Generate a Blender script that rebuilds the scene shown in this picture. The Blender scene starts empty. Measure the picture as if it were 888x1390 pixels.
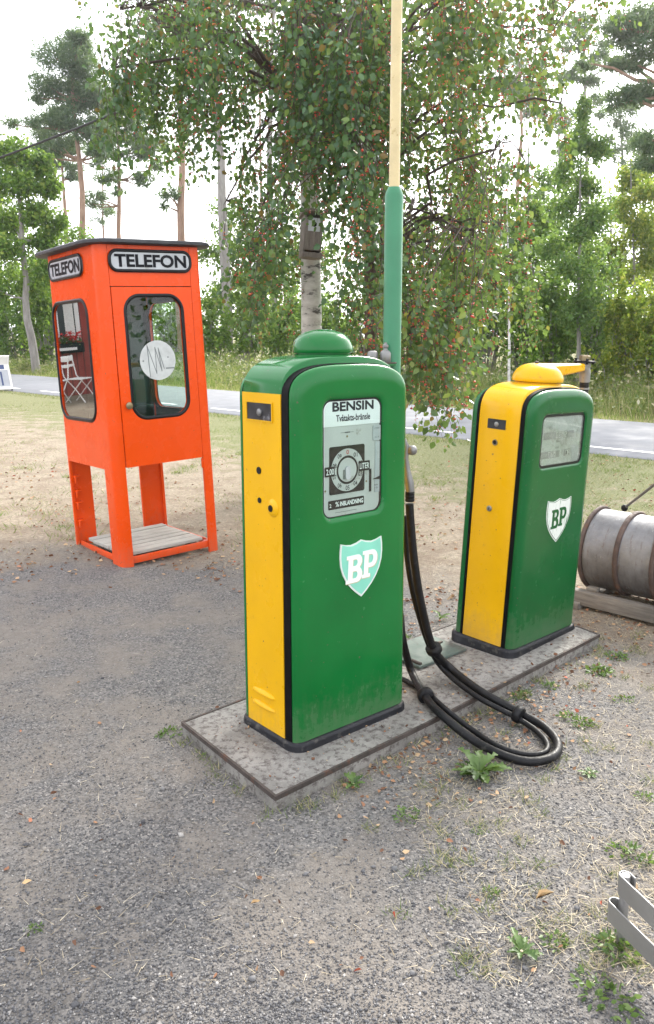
import bpy, bmesh, math, random
import numpy as np
from mathutils import Vector, Matrix
R = math.radians
rng = np.random.default_rng(7); random.seed(7)
sc = bpy.context.scene
C = sc.collection
F, PIT, EYE = 1094.75, .1809, 1.6            # lens of the photograph, used to work out real distances

# ------------------------------------------------------------------ measuring helpers
def ray(px, py):
    c, s = math.cos(PIT), math.sin(PIT); a = (px-444)/F; b = -(py-650)/F
    return np.array([a, c+b*s, -s+b*c])
def on_ground(px, py, z=0.):
    r = ray(px, py); return np.array([0, 0, EYE]) + r*((z-EYE)/r[2])
def at_dist(px, py, y):
    r = ray(px, py); return np.array([0, 0, EYE]) + r*(y/r[1])
def rot(yaw, lx, ly):
    return Matrix.Rotation(lx, 3, 'X') @ Matrix.Rotation(ly, 3, 'Y') @ Matrix.Rotation(yaw, 3, 'Z')

# ------------------------------------------------------------------ object helpers
def thing(name, label, cat, loc=(0, 0, 0), eul=None, group=None):
    o = bpy.data.objects.new(name, None); C.objects.link(o)
    o.location = loc
    if eul is not None: o.rotation_euler = eul
    o.empty_display_size = .1
    o['label'] = label; o['category'] = cat
    if group: o['group'] = group
    return o
def tag(o, label, cat, group=None):
    o['label'] = label; o['category'] = cat
    if group: o['group'] = group
    return o
def link(name, me, mats, parent=None, kind=None, sharp=35, smooth=True):
    for m in (mats if isinstance(mats, (list, tuple)) else [mats]): me.materials.append(m)
    if smooth:
        me.polygons.foreach_set('use_smooth', [True]*len(me.polygons))
        if sharp: me.set_sharp_from_angle(angle=R(sharp))
    o = bpy.data.objects.new(name, me); C.objects.link(o)
    if parent: o.parent = parent
    if kind: o['kind'] = kind
    return o
def np_mesh(name, V, Fc, mats, parent=None, kind=None, smooth=False):
    V = np.ascontiguousarray(V, np.float32); Fc = np.ascontiguousarray(Fc, np.int32)
    me = bpy.data.meshes.new(name); n, k = Fc.shape
    me.vertices.add(len(V)); me.vertices.foreach_set('co', V.ravel())
    me.loops.add(n*k); me.loops.foreach_set('vertex_index', Fc.ravel())
    me.polygons.add(n); me.polygons.foreach_set('loop_start', np.arange(n, dtype=np.int32)*k)
    me.update(calc_edges=True); me.validate()
    return link(name, me, mats, parent, kind, None, smooth)

class MB:
    """collects shapes of one mesh"""
    def __init__(s): s.v = []; s.f = []; s.m = []
    def add(s, vs, fs, mi=0):
        b = len(s.v); s.v += [tuple(v) for v in vs]; s.f += [tuple(i+b for i in f) for f in fs]; s.m += [mi]*len(fs); return s
    def bm(s, bm, M=None, mi=0):
        bm.verts.index_update()
        s.add([(M @ v.co if M else v.co) for v in bm.verts], [[v.index for v in f.verts] for f in bm.faces], mi); bm.free(); return s
    def box(s, c, d, bev=0, rotm=None, seg=2, mi=0):
        bm = bmesh.new(); bmesh.ops.create_cube(bm, size=1); bmesh.ops.scale(bm, vec=d, verts=bm.verts)
        if bev: bmesh.ops.bevel(bm, geom=bm.edges[:], offset=bev, segments=seg, affect='EDGES', profile=.5)
        M = Matrix.Translation(c) @ (rotm.to_4x4() if rotm else Matrix())
        return s.bm(bm, M, mi)
    def tube(s, pts, rad, n=12, caps=True, mi=0):
        pts = [Vector(p) for p in pts]; rad = rad if isinstance(rad, (list, tuple, np.ndarray)) else [rad]*len(pts)
        vs, fs = [], []; up = None
        for i, p in enumerate(pts):
            t = (pts[min(i+1, len(pts)-1)]-pts[max(i-1, 0)]).normalized()
            if up is None: up = t.orthogonal().normalized()
            else: up = (up - t*up.dot(t)).normalized()
            w = t.cross(up)
            for j in range(n):
                a = 2*math.pi*j/n; vs.append(p+(up*math.cos(a)+w*math.sin(a))*rad[i])
        for i in range(len(pts)-1):
            for j in range(n):
                fs.append((i*n+j, i*n+(j+1) % n, (i+1)*n+(j+1) % n, (i+1)*n+j))
        if caps: fs += [tuple(range(n))[::-1], tuple(range((len(pts)-1)*n, len(pts)*n))]
        return s.add(vs, fs, mi)
    def lathe(s, prof, c=(0, 0, 0), n=32, M=None, mi=0):
        vs, fs = [], []
        for r, z in prof:
            for j in range(n):
                a = 2*math.pi*j/n; p = Vector((r*math.cos(a), r*math.sin(a), z))
                vs.append((M @ p if M else p)+Vector(c))
        for i in range(len(prof)-1):
            for j in range(n): fs.append((i*n+j, i*n+(j+1) % n, (i+1)*n+(j+1) % n, (i+1)*n+j))
        fs += [tuple(range(n))[::-1], tuple(range((len(prof)-1)*n, len(prof)*n))]
        return s.add(vs, fs, mi)
    def loops(s, L, cap0=True, cap1=True, mi=0):
        n = len(L[0]); vs = [p for l in L for p in l]; fs = []
        for i in range(len(L)-1):
            for j in range(n): fs.append((i*n+j, i*n+(j+1) % n, (i+1)*n+(j+1) % n, (i+1)*n+j))
        if cap0: fs.append(tuple(range(n))[::-1])
        if cap1: fs.append(tuple(range((len(L)-1)*n, len(L)*n)))
        return s.add(vs, fs, mi)
    def plate(s, outer, holes, d0, d1, mp, mi=0, mi_back=None, back=True):
        """flat sheet with openings; mp(a, b, d) places it"""
        for d, m in ((d0, mi), (d1, mi if mi_back is None else mi_back))[:2 if back else 1]:
            bm = bmesh.new(); es = []
            for lp in [outer]+holes:
                vv = [bm.verts.new((a, b, 0)) for a, b in lp]
                es += [bm.edges.new((vv[i], vv[(i+1) % len(vv)])) for i in range(len(vv))]
            bmesh.ops.triangle_fill(bm, use_beauty=True, use_dissolve=False, edges=es)
            bm.verts.index_update()
            s.add([mp(v.co.x, v.co.y, d) for v in bm.verts], [[v.index for v in f.verts] for f in bm.faces], m); bm.free()
        for lp in ([outer]+holes if back else []):
            n = len(lp)
            s.add([mp(a, b, d0) for a, b in lp]+[mp(a, b, d1) for a, b in lp],
                  [(i, (i+1) % n, n+(i+1) % n, n+i) for i in range(n)], mi)
        return s
    def build(s, name, mats, parent=None, kind=None, sharp=35, smooth=True, weld=0):
        me = bpy.data.meshes.new(name); me.from_pydata(s.v, [], s.f)
        me.polygons.foreach_set('material_index', s.m)
        bm = bmesh.new(); bm.from_mesh(me)
        bmesh.ops.remove_doubles(bm, verts=bm.verts, dist=weld or 1e-5)
        bmesh.ops.recalc_face_normals(bm, faces=bm.faces); bm.to_mesh(me); bm.free()
        return link(name, me, mats, parent, kind, sharp, smooth)

def rr(x0, x1, y0, y1, r, n=8):
    o = []
    for cx, cy, a0 in ((x1-r, y1-r, 0), (x0+r, y1-r, 90), (x0+r, y0+r, 180), (x1-r, y0+r, 270)):
        for i in range(n+1):
            a = R(a0+90*i/n); o.append((cx+r*math.cos(a), cy+r*math.sin(a)))
    return o
def rect(x0, x1, y0, y1): return [(x0, y0), (x1, y0), (x1, y1), (x0, y1)]

def curve_mesh(cu):
    ob = bpy.data.objects.new('tmp', cu); C.objects.link(ob)
    dg = bpy.context.evaluated_depsgraph_get(); me = bpy.data.meshes.new_from_object(ob.evaluated_get(dg))
    bpy.data.objects.remove(ob); bpy.data.curves.remove(cu); return me
def lettering(parent, txt, x0, x1, y0, y1, mp, mat, d, bold=.0, ext=.0006, name='lettering', skew=0):
    """writing fitted to the box x0..x1, y0..y1 of a face"""
    cu = bpy.data.curves.new('t', 'FONT'); cu.body = txt; cu.size = 1; cu.offset = bold; cu.extrude = 0; cu.resolution_u = 4
    me = curve_mesh(cu); me.name = name
    co = np.array([v.co[:] for v in me.vertices]); mn, mx = co.min(0), co.max(0)
    for v in me.vertices:
        a = x0+(v.co.x-mn[0])/(mx[0]-mn[0])*(x1-x0); b = y0+(v.co.y-mn[1])/(mx[1]-mn[1])*(y1-y0)
        v.co = mp(a, b, d)
    return link(name, me, mat, parent, None, None, False)
def flat_shape(loops, d0, d1, mp, mb=None, mi=0):
    mb = mb or MB(); return mb.plate(loops[0], loops[1:], d0, d1, mp, mi)

# ------------------------------------------------------------------ materials
def nt(name):
    m = bpy.data.materials.new(name); m.use_nodes = True; t = m.node_tree; t.nodes.clear()
    return m, t
class NB:
    def __init__(s, t): s.t = t
    def n(s, typ, **kw):
        x = s.t.nodes.new(typ)
        for k, v in kw.items():
            if k in ('inp',):
                for a, b in v.items():
                    if isinstance(b, bpy.types.NodeSocket): s.t.links.new(b, x.inputs[a])
                    else: x.inputs[a].default_value = b
            else: setattr(x, k, v)
        return x
    def math(s, op, a, b=0., c=0.):
        x = s.n('ShaderNodeMath', operation=op, inp={0: a, 1: b, 2: c}); return x.outputs[0]
    def mix(s, f, a, b, bt='MIX'):
        x = s.n('ShaderNodeMix', data_type='RGBA', blend_type=bt)
        for k, v in ((0, f), (6, a), (7, b)):
            if isinstance(v, bpy.types.NodeSocket): s.t.links.new(v, x.inputs[k])
            else: x.inputs[k].default_value = v if k == 0 else (*v[:3], 1)
        return x.outputs[2]
    def noise(s, co, scale, detail=3, rough=.55, w=None):
        x = s.n('ShaderNodeTexNoise', inp={'Vector': co, 'Scale': scale, 'Detail': detail, 'Roughness': rough}); return x.outputs['Fac']
    def ramp(s, f, stops, interp='LINEAR'):
        x = s.n('ShaderNodeValToRGB', inp={0: f}); cr = x.color_ramp; cr.interpolation = interp
        while len(cr.elements) < len(stops): cr.elements.new(.5)
        for e, (p, c) in zip(cr.elements, stops): e.position = p; e.color = (*c[:3], 1) if isinstance(c, (tuple, list)) else (c, c, c, 1)
        return x.outputs[0]
    def rng(s, f, a, b, c, d):
        x = s.n('ShaderNodeMapRange', inp={0: f, 1: a, 2: b, 3: c, 4: d}); return x.outputs[0]
    def bump(s, h, st, dist):
        return s.n('ShaderNodeBump', inp={'Height': h, 'Strength': st, 'Distance': dist}).outputs[0]
    def out(s, sh): s.t.links.new(sh, s.n('ShaderNodeOutputMaterial').inputs[0])
def coords(b, which='Object'): return b.n('ShaderNodeTexCoord').outputs[which]
def pm(name, col, rough=.5, metal=0., splash=None, var=.12, vs=6., bump=0., bs=40., dirt=None, dirt_amt=.0, ds=9., coat=0., spec=.5, stretch=None):
    m, t = nt(name); b = NB(t); co = coords(b)
    if stretch: co = b.n('ShaderNodeMapping', inp={'Vector': co, 'Scale': stretch}).outputs[0]
    f = b.noise(co, vs, 5)
    c = b.mix(b.rng(f, .3, .7, 0, 1), [x*(1-var) for x in col], [min(1, x*(1+var)) for x in col])
    ro = b.rng(b.noise(co, vs*2.3, 4), .3, .7, max(.02, rough*.8), min(1, rough*1.25))
    if dirt:
        g = b.noise(co, ds, 8, .68); g = b.rng(g, .62-dirt_amt*.3, .72-dirt_amt*.2, 0, 1)
        c = b.mix(g, c, dirt); ro = b.math('ADD', ro, b.math('MULTIPLY', g, .25))
    if splash:                                                    # dust and scuffs thrown up from the ground
        z = b.n('ShaderNodeSeparateXYZ', inp={0: coords(b)}).outputs[2]; g2 = b.noise(coords(b), 26, 8, .7); g3 = b.noise(b.n('ShaderNodeMapping', inp={'Vector': coords(b), 'Scale': (16, 16, 2)}).outputs[0], 3, 6, .65)
        k = b.math('ADD', b.rng(z, splash[0], splash[1], .34, .0), b.math('MULTIPLY', g2, .6)); k = b.math('ADD', k, b.math('MULTIPLY', g3, .35))
        k = b.rng(k, .60, .9, 0, .34); c = b.mix(k, c, (.17, .15, .12)); ro = b.math('ADD', ro, b.math('MULTIPLY', k, .5))
        ch = b.rng(b.noise(coords(b), 55, 3, .5), .715, .73, 0, 1); c = b.mix(ch, c, (.10, .075, .055))
        fd = b.rng(b.noise(coords(b), 1.7, 3), .4, .7, 0, .22); c = b.mix(fd, c, [min(1, x*1.25+.012) for x in col])
    p = b.n('ShaderNodeBsdfPrincipled', inp={'Base Color': c, 'Roughness': ro, 'Metallic': metal, 'Coat Weight': coat, 'Coat Roughness': .08, 'Specular IOR Level': spec})
    if bump: t.links.new(b.bump(b.noise(co, bs, 5, .6), 1, bump), p.inputs['Normal'])
    b.out(p.outputs[0]); return m
def leaf_mat(name, stops, trans=.35, rough=.45):
    m, t = nt(name); b = NB(t)
    r = b.n('ShaderNodeNewGeometry').outputs['Random Per Island']
    c = b.ramp(r, stops)
    p = b.n('ShaderNodeBsdfPrincipled', inp={'Base Color': c, 'Roughness': rough, 'Specular IOR Level': .4})
    tr = b.n('ShaderNodeBsdfTranslucent', inp={'Color': b.mix(.5, c, (.35, .5, .08), 'MIX') if trans > .2 else c})
    mx = b.n('ShaderNodeMixShader', inp={0: trans, 1: p.outputs[0], 2: tr.outputs[0]})
    b.out(mx.outputs[0]); return m
def glass_mat(name, ior=1.5, tint=(.9, .95, .93), rough=.0, haze=.0):
    m, t = nt(name); b = NB(t)
    fr = b.n('ShaderNodeFresnel', inp={'IOR': ior})
    front = b.math('SUBTRACT', 1., b.n('ShaderNodeNewGeometry').outputs['Backfacing'])
    frs = b.math('MULTIPLY', fr.outputs[0], front)
    tr = b.n('ShaderNodeBsdfTransparent', inp={'Color': (*tint, 1)})
    g = b.n('ShaderNodeBsdfGlossy', inp={'Roughness': rough, 'Color': (1, 1, 1, 1)})
    mx = b.n('ShaderNodeMixShader', inp={0: frs, 1: tr.outputs[0], 2: g.outputs[0]})
    if haze:
        co = coords(b); d = b.n('ShaderNodeBsdfDiffuse', inp={'Color': (.55, .58, .54, 1)})
        k = b.rng(b.noise(co, 14, 8, .7), .35, .75, 0, haze)
        mx = b.n('ShaderNodeMixShader', inp={0: k, 1: mx.outputs[0], 2: d.outputs[0]})
    b.out(mx.outputs[0]); return m
def ground_mat():
    m, t = nt('ground'); b = NB(t)
    pos = b.n('ShaderNodeNewGeometry').outputs['Position']
    sx = b.n('ShaderNodeSeparateXYZ', inp={0: pos}); X, Y = sx.outputs[0], sx.outputs[1]
    n1 = b.noise(pos, .9, 5); n2 = b.noise(pos, 3.5, 6, .65); n3 = b.noise(pos, 22, 6, .7)
    vor = b.n('ShaderNodeTexVoronoi', inp={'Vector': pos, 'Scale': 135.})
    vc = b.n('ShaderNodeSeparateColor', inp={0: vor.outputs['Color']}).outputs[0]
    grit = b.ramp(vc, [(0, (.055, .053, .054)), (.35, (.115, .112, .11)), (.7, (.16, .154, .15)), (.93, (.20, .188, .178)), (1, (.29, .27, .25))])
    dust = b.mix(b.rng(n3, .3, .7, 0, 1), (.15, .132, .114), (.22, .196, .172))
    gravel = b.mix(b.rng(b.math('ADD', n2, b.math('MULTIPLY', n1, .8)), .80, 1.02, .05, .8), grit, dust)
    straw = b.mix(b.rng(n3, .25, .75, 0, 1), (.18, .146, .108), (.41, .355, .275))
    fib = b.noise(b.n('ShaderNodeMapping', inp={'Vector': pos, 'Scale': (1., 2.6, 1.), 'Rotation': (0, 0, .6)}).outputs[0], 34, 8, .75)
    straw = b.mix(b.rng(fib, .38, .52, .75, 0), straw, (.10, .075, .05)); straw = b.mix(b.rng(fib, .54, .7, 0, .6), straw, (.52, .46, .36))
    straw = b.mix(b.rng(n2, .42, .64, 0, .75), straw, (.17, .125, .09))
    green = b.mix(b.rng(fib, .38, .62, 0, 1), (.06, .09, .03), (.23, .23, .10))
    # how far each zone reaches: gravel yard, dry grass behind, greener towards the road
    q = b.math('ADD', Y, b.math('MULTIPLY', b.math('SUBTRACT', n1, .5), 2.2))
    q = b.math('ADD', q, b.math('MULTIPLY', b.math('SUBTRACT', n2, .5), 1.2))
    q = b.math('ADD', q, b.math('MULTIPLY', b.math('MAXIMUM', X, 0.), .9))
    toStraw = b.rng(q, 5.1, 6.1, 0, 1)
    along = b.math('ADD', b.math('MULTIPLY', X, .685), b.math('MULTIPLY', Y, .729))   # distance across the road
    gr = b.math('ADD', b.rng(along, 4.5, 9.2, -.25, .32), b.math('ADD', n2, b.math('MULTIPLY', n1, .25)))
    toGreen = b.rng(gr, .58, .76, 0, .85)
    far = b.rng(along, 13.5, 14.5, 0, 1)
    c = b.mix(toStraw, gravel, b.mix(toGreen, straw, green))
    c = b.mix(far, c, b.mix(n2, (.09, .11, .03), (.24, .2, .1)))
    h = b.math('ADD', b.math('MULTIPLY', vor.outputs['Distance'], -.7), b.math('MULTIPLY', n3, 1.2))
    h = b.math('ADD', h, b.math('MULTIPLY', n2, 3.))
    p = b.n('ShaderNodeBsdfPrincipled', inp={'Base Color': c, 'Roughness': .92, 'Specular IOR Level': .25})
    t.links.new(b.bump(h, .75, .008), p.inputs['Normal']); b.out(p.outputs[0]); return m
def concrete_mat():
    m, t = nt('old_concrete'); b = NB(t); co = coords(b)
    n1 = b.noise(co, 5, 6, .6); n2 = b.noise(co, 38, 8, .72); n3 = b.noise(co, 130, 3)
    c = b.mix(b.rng(n1, .35, .65, 0, 1), (.155, .148, .136), (.275, .262, .242))
    c = b.mix(b.rng(n2, .49, .60, 0, .85), c, (.075, .062, .058))
    c = b.mix(b.rng(n3, .6, .72, 0, .5), c, (.40, .39, .37))
    p = b.n('ShaderNodeBsdfPrincipled', inp={'Base Color': c, 'Roughness': .93})
    t.links.new(b.bump(b.math('ADD', n2, b.math('MULTIPLY', n3, .5)), .9, .006), p.inputs['Normal']); b.out(p.outputs[0]); return m
def wood_mat(name, a, c2, sc3=(1, 14, 14)):
    m, t = nt(name); b = NB(t); co = b.n('ShaderNodeMapping', inp={'Vector': coords(b), 'Scale': sc3}).outputs[0]
    n = b.noise(co, 6, 8, .7); k = b.noise(coords(b), 3, 4)
    c = b.mix(b.rng(n, .32, .68, 0, 1), a, c2); c = b.mix(b.rng(k, .5, .75, 0, .5), c, [x*.6 for x in a])
    p = b.n('ShaderNodeBsdfPrincipled', inp={'Base Color': c, 'Roughness': .85})
    t.links.new(b.bump(n, .6, .004), p.inputs['Normal']); b.out(p.outputs[0]); return m
def bark_mat(name, stops, scale=(9, 9, 2.2)):
    m, t = nt(name); b = NB(t); co = b.n('ShaderNodeMapping', inp={'Vector': coords(b), 'Scale': scale}).outputs[0]
    n = b.noise(co, 2.2, 8, .7); p = b.n('ShaderNodeBsdfPrincipled', inp={'Base Color': b.ramp(n, stops), 'Roughness': .9})
    t.links.new(b.bump(n, 1, .02), p.inputs['Normal']); b.out(p.outputs[0]); return m
def drum_mat():
    m, t = nt('weathered_zinc'); b = NB(t); co = coords(b)
    n1 = b.noise(co, 4, 7, .65); n2 = b.noise(b.n('ShaderNodeMapping', inp={'Vector': co, 'Scale': (14, 3, 3)}).outputs[0], 3.4, 8, .72); n3 = b.noise(co, 26, 6, .7)
    z = b.n('ShaderNodeSeparateXYZ', inp={0: co}).outputs[2]
    low = b.rng(b.math('ADD', z, b.math('MULTIPLY', n1, .22)), -.16, .12, 1, 0)
    c = b.mix(b.rng(n1, .35, .65, 0, 1), (.11, .112, .12), (.23, .235, .25))
    c = b.mix(b.math('MULTIPLY', low, b.rng(n2, .35, .6, .35, 1)), c, (.095, .08, .068))
    c = b.mix(b.rng(n2, .57, .68, 0, .75), c, (.11, .07, .052)); c = b.mix(b.rng(n3, .62, .7, 0, .7), c, (.34, .34, .34))
    p = b.n('ShaderNodeBsdfPrincipled', inp={'Base Color': c, 'Roughness': b.rng(n2, .3, .7, .42, .7), 'Metallic': .35})
    t.links.new(b.bump(b.math('ADD', n1, b.math('MULTIPLY', n3, .2)), .5, .012), p.inputs['Normal']); b.out(p.outputs[0]); return m
def worn_decal():
    m, t = nt('worn_white_decal'); b = NB(t); co = coords(b)
    n = b.noise(b.n('ShaderNodeMapping', inp={'Vector': co, 'Scale': (60, 60, 7)}).outputs[0], 1.6, 6, .7)
    c = b.mix(b.rng(n, .55, .66, 0, .9), (.66, .70, .66), (.05, .19, .08))
    p = b.n('ShaderNodeBsdfPrincipled', inp={'Base Color': c, 'Roughness': .5}); b.out(p.outputs[0]); return m
def curtain_board_mat():
    m, t = nt('falu_red_boards'); b = NB(t); co = coords(b)
    x = b.n('ShaderNodeSeparateXYZ', inp={0: co}).outputs[0]
    w = b.math('FRACT', b.math('MULTIPLY', x, 6.5)); gap = b.rng(b.math('ABSOLUTE', b.math('SUBTRACT', w, .5)), .38, .46, 0, 1)
    c = b.mix(b.rng(b.noise(co, 5, 6), .3, .7, 0, 1), (.24, .035, .03), (.34, .06, .05))
    c = b.mix(gap, c, (.12, .02, .02))
    p = b.n('ShaderNodeBsdfPrincipled', inp={'Base Color': c, 'Roughness': .8}); b.out(p.outputs[0]); return m

M = {}
M['green'] = pm('green_enamel', (.003, .125, .024), .2, splash=(-.03, .22), var=.14, vs=3, bump=.0012, bs=5, dirt=(.02, .15, .05), dirt_amt=-.08, ds=30, coat=.06, spec=.3)
M['green2'] = pm('dark_green_enamel', (.003, .092, .021), .24, splash=(-.1, .15), var=.14, vs=3, bump=.0012, bs=5, dirt=(.02, .13, .05), dirt_amt=-.06, ds=30, coat=.05, spec=.28)
M['yellow'] = pm('yellow_enamel', (.66, .36, .002), .3, splash=(-.08, .14), var=.06, vs=4, bump=.001, bs=5, dirt=(.42, .24, .03), dirt_amt=-.1, ds=14, coat=.05, spec=.25)
M['black'] = pm('black_rubber', (.002, .002, .003), .55, var=.4, vs=9, spec=.12)
M['plinth'] = pm('worn_black_plinth', (.008, .0085, .012), .42, var=.4, vs=9, bump=.003, bs=30, dirt=(.07, .066, .06), dirt_amt=.22, ds=22, spec=.3)
M['hose'] = pm('rubber_hose', (.005, .005, .0065), .5, var=.5, vs=20, dirt=(.04, .038, .035), dirt_amt=.1, ds=30, bump=.0015, bs=90, spec=.3)
M['orange'] = pm('orange_red_paint', (.74, .068, .003), .26, splash=(-.02, .35), var=.05, vs=3, bump=.001, bs=3, dirt=(.62, .05, .012), dirt_amt=-.14, ds=10, coat=.05, spec=.25)
M['liner'] = pm('dark_green_lining', (.028, .072, .058), .45, var=.3, vs=4, dirt=(.10, .15, .13), dirt_amt=.1, ds=6)
M['seal'] = pm('black_seal', (.005, .0055, .008), .35, var=.3, vs=12, spec=.3)
M['roof'] = pm('dark_roof_felt', (.035, .036, .042), .55, var=.3, vs=7, bump=.004, bs=20)
M['sign'] = pm('grey_enamel_sign', (.42, .44, .47), .25, var=.12, vs=5, dirt=(.3, .3, .3), dirt_amt=.1)
M['ink'] = pm('black_lettering', (.004, .0045, .008), .5, var=.2, spec=.2)
M['white'] = pm('white_plate', (.78, .79, .80), .35, var=.03)
M['plate'] = pm('aged_dial_plate', (.47, .475, .47), .5, var=.12, vs=5, dirt=(.24, .22, .18), dirt_amt=.1, ds=9, spec=.3)
M['dial2'] = pm('stained_dial_card', (.36, .40, .36), .55, var=.22, vs=6, dirt=(.16, .17, .14), dirt_amt=.35, ds=12)
M['lblgrey'] = pm('grey_counter_window', (.15, .16, .155), .5, var=.25, vs=20)
M['lblpale'] = pm('pale_counter_wheel', (.38, .4, .37), .5, var=.3, vs=40)
M['dark'] = pm('dark_dial_print', (.008, .008, .010), .5, var=.4, vs=30, spec=.2)
M['brass'] = pm('dull_brass', (.25, .2, .12), .4, metal=.8, var=.2)
M['red'] = pm('red_dot', (.4, .03, .02), .5)
M['steel'] = pm('dull_steel', (.22, .22, .22), .42, metal=.6, var=.2, vs=12, dirt=(.2, .19, .18), dirt_amt=.2)
M['galv'] = pm('galvanised_band', (.25, .245, .24), .42, metal=.45, var=.12, vs=7, dirt=(.16, .11, .08), dirt_amt=-.02, ds=7)
M['plaque'] = pm('black_coin_plate', (.035, .036, .042), .35, metal=.5, var=.5, vs=18, dirt=(.2, .2, .22), dirt_amt=.1, ds=20)
M['badge'] = pm('mint_badge', (.20, .56, .43), .35, var=.12, vs=5, dirt=(.34, .5, .28), dirt_amt=-.05, ds=12)
M['badgerim'] = pm('badge_rim', (.62, .68, .64), .35, var=.06)
M['badgelet'] = pm('badge_letters', (.74, .80, .76), .4, var=.04)
M['badgeshade'] = pm('badge_letter_edge', (.50, .43, .27), .5, var=.1)
M['decal'] = worn_decal()
M['concrete'] = concrete_mat()
M['rust'] = pm('rusty_edge_iron', (.05, .039, .034), .75, var=.4, vs=14, bump=.003, bs=60, dirt=(.10, .05, .034), dirt_amt=.25, ds=18)
M['hatch'] = pm('faded_green_cover', (.085, .115, .10), .75, var=.25, vs=9, dirt=(.09, .085, .075), dirt_amt=.3)
M['slat'] = wood_mat('grey_weathered_boards', (.27, .255, .23), (.44, .42, .38), (1.5, 16, 16))
M['beam'] = wood_mat('dark_weathered_beam', (.12, .108, .095), (.24, .22, .195), (1.2, 14, 14))
M['drum'] = drum_mat()
M['hoop'] = pm('rusty_hoop', (.075, .05, .042), .7, var=.4, vs=16, bump=.003, bs=50, dirt=(.15, .08, .05), dirt_amt=.2)
M['polegreen'] = pm('pole_green_paint', (.035, .19, .095), .4, var=.1, vs=6, coat=.05, spec=.4)
M['poleyel'] = pm('pole_cream_paint', (.60, .49, .27), .5, var=.12, vs=9, dirt=(.36, .24, .09), dirt_amt=.05, ds=30)
M['grnbracket'] = pm('bracket_green', (.014, .15, .04), .4)
M['birdbox'] = wood_mat('birdbox_boards', (.16, .135, .12), (.30, .265, .24), (14, 14, 1.5))
M['zincface'] = pm('zinc_face', (.62, .65, .70), .45, var=.1)
M['road'] = pm('pale_asphalt', (.165, .172, .19), .85, var=.07, vs=1.2, bump=.003, bs=60)
M['paint'] = pm('road_paint', (.74, .74, .73), .7, var=.08, vs=8)
M['ground'] = ground_mat()
M['glass'] = glass_mat('window_glass', 1.5)
M['mirrorglass'] = glass_mat('reflective_side_glass', 5.0, (.75, .8, .78))
M['dirtyglass'] = glass_mat('dusty_dial_glass', 1.45, (.92, .95, .93), .02, .28)
M['sticker'] = pm('scuffed_grey_disc', (.50, .52, .515), .55, var=.14, vs=16)
M['scratch'] = pm('scratch_marks', (.2, .22, .22), .6)
M['boardwhite'] = pm('white_board', (.8, .8, .79), .5, var=.04)
M['boardblue'] = pm('blue_print', (.05, .08, .2), .5)
M['boardgrey'] = pm('grey_print', (.42, .45, .5), .5)
M['wire'] = pm('black_cable', (.02, .02, .022), .6)
M['redboards'] = curtain_board_mat()
M['tiles'] = pm('clay_roof', (.22, .08, .05), .8, var=.3, vs=12)
M['curtain'] = pm('curtain', (.75, .75, .72), .9, var=.1, vs=14)
M['pane'] = pm('dark_pane', (.03, .035, .04), .1)
M['flower'] = pm('red_geranium', (.6, .02, .03), .6)
M['chairwhite'] = pm('white_chair', (.8, .8, .78), .4)
M['barkbirch'] = bark_mat('birch_bark', [(.0, (.03, .03, .03)), (.38, (.1, .095, .09)), (.46, (.52, .51, .48)), (.7, (.72, .71, .68))], (2.2, 2.2, 7))
M['bough'] = bark_mat('dark_boughs', [(.2, (.035, .026, .022)), (.6, (.09, .068, .055)), (.9, (.16, .13, .11))])
M['barkred'] = bark_mat('reddish_bark', [(.25, (.05, .032, .026)), (.6, (.13, .085, .07)), (.85, (.22, .17, .15))])
M['barkpine'] = bark_mat('pine_bark', [(.2, (.12, .075, .055)), (.5, (.30, .19, .14)), (.85, (.42, .29, .22))], (3, 3, .8))
M['barkgrey'] = bark_mat('grey_bark', [(.2, (.11, .10, .095)), (.55, (.26, .245, .23)), (.85, (.40, .385, .37))], (3, 3, .8))
M['leafbirch'] = leaf_mat('birch_leaves', [(0, (.018, .058, .030)), (.4, (.036, .098, .048)), (.75, (.075, .16, .066)), (.94, (.16, .24, .065)), (.96, (.13, .065, .03)), (1, (.18, .08, .03))], .33, .27)
M['leaffruit'] = leaf_mat('fruit_tree_leaves', [(0, (.022, .06, .026)), (.4, (.045, .10, .038)), (.75, (.10, .17, .052)), (.93, (.21, .26, .065)), (1, (.25, .11, .033))], .36, .27)
M['fruit'] = leaf_mat('red_fruit', [(0, (.30, .025, .014)), (.6, (.50, .06, .028)), (1, (.52, .17, .045))], .0, .35)
M['needles'] = leaf_mat('pine_needles', [(0, (.040, .085, .052)), (.6, (.07, .13, .075)), (1, (.13, .19, .10))], .28, .6)
M['leafbush'] = leaf_mat('bush_leaves', [(0, (.030, .09, .010)), (.5, (.075, .175, .018)), (.85, (.16, .28, .034)), (1, (.30, .35, .065))], .48)
M['leafbush2'] = leaf_mat('yellowish_bush_leaves', [(0, (.08, .15, .012)), (.5, (.19, .26, .022)), (.85, (.34, .37, .045)), (1, (.48, .44, .07))], .5)
M['leafaspen'] = leaf_mat('aspen_leaves', [(0, (.030, .09, .024)), (.5, (.066, .155, .038)), (.85, (.13, .24, .052)), (1, (.24, .31, .07))], .48)
M['weed'] = leaf_mat('weed_leaves', [(0, (.045, .09, .028)), (.5, (.085, .15, .04)), (1, (.16, .23, .07))], .3)
M['straw'] = leaf_mat('dry_straw', [(0, (.22, .17, .10)), (.5, (.42, .35, .24)), (1, (.60, .53, .40))], .1, .8)
M['grass'] = leaf_mat('short_grass', [(0, (.06, .10, .03)), (.4, (.12, .16, .05)), (.7, (.24, .22, .10)), (1, (.48, .40, .24))], .25, .7)
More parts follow.
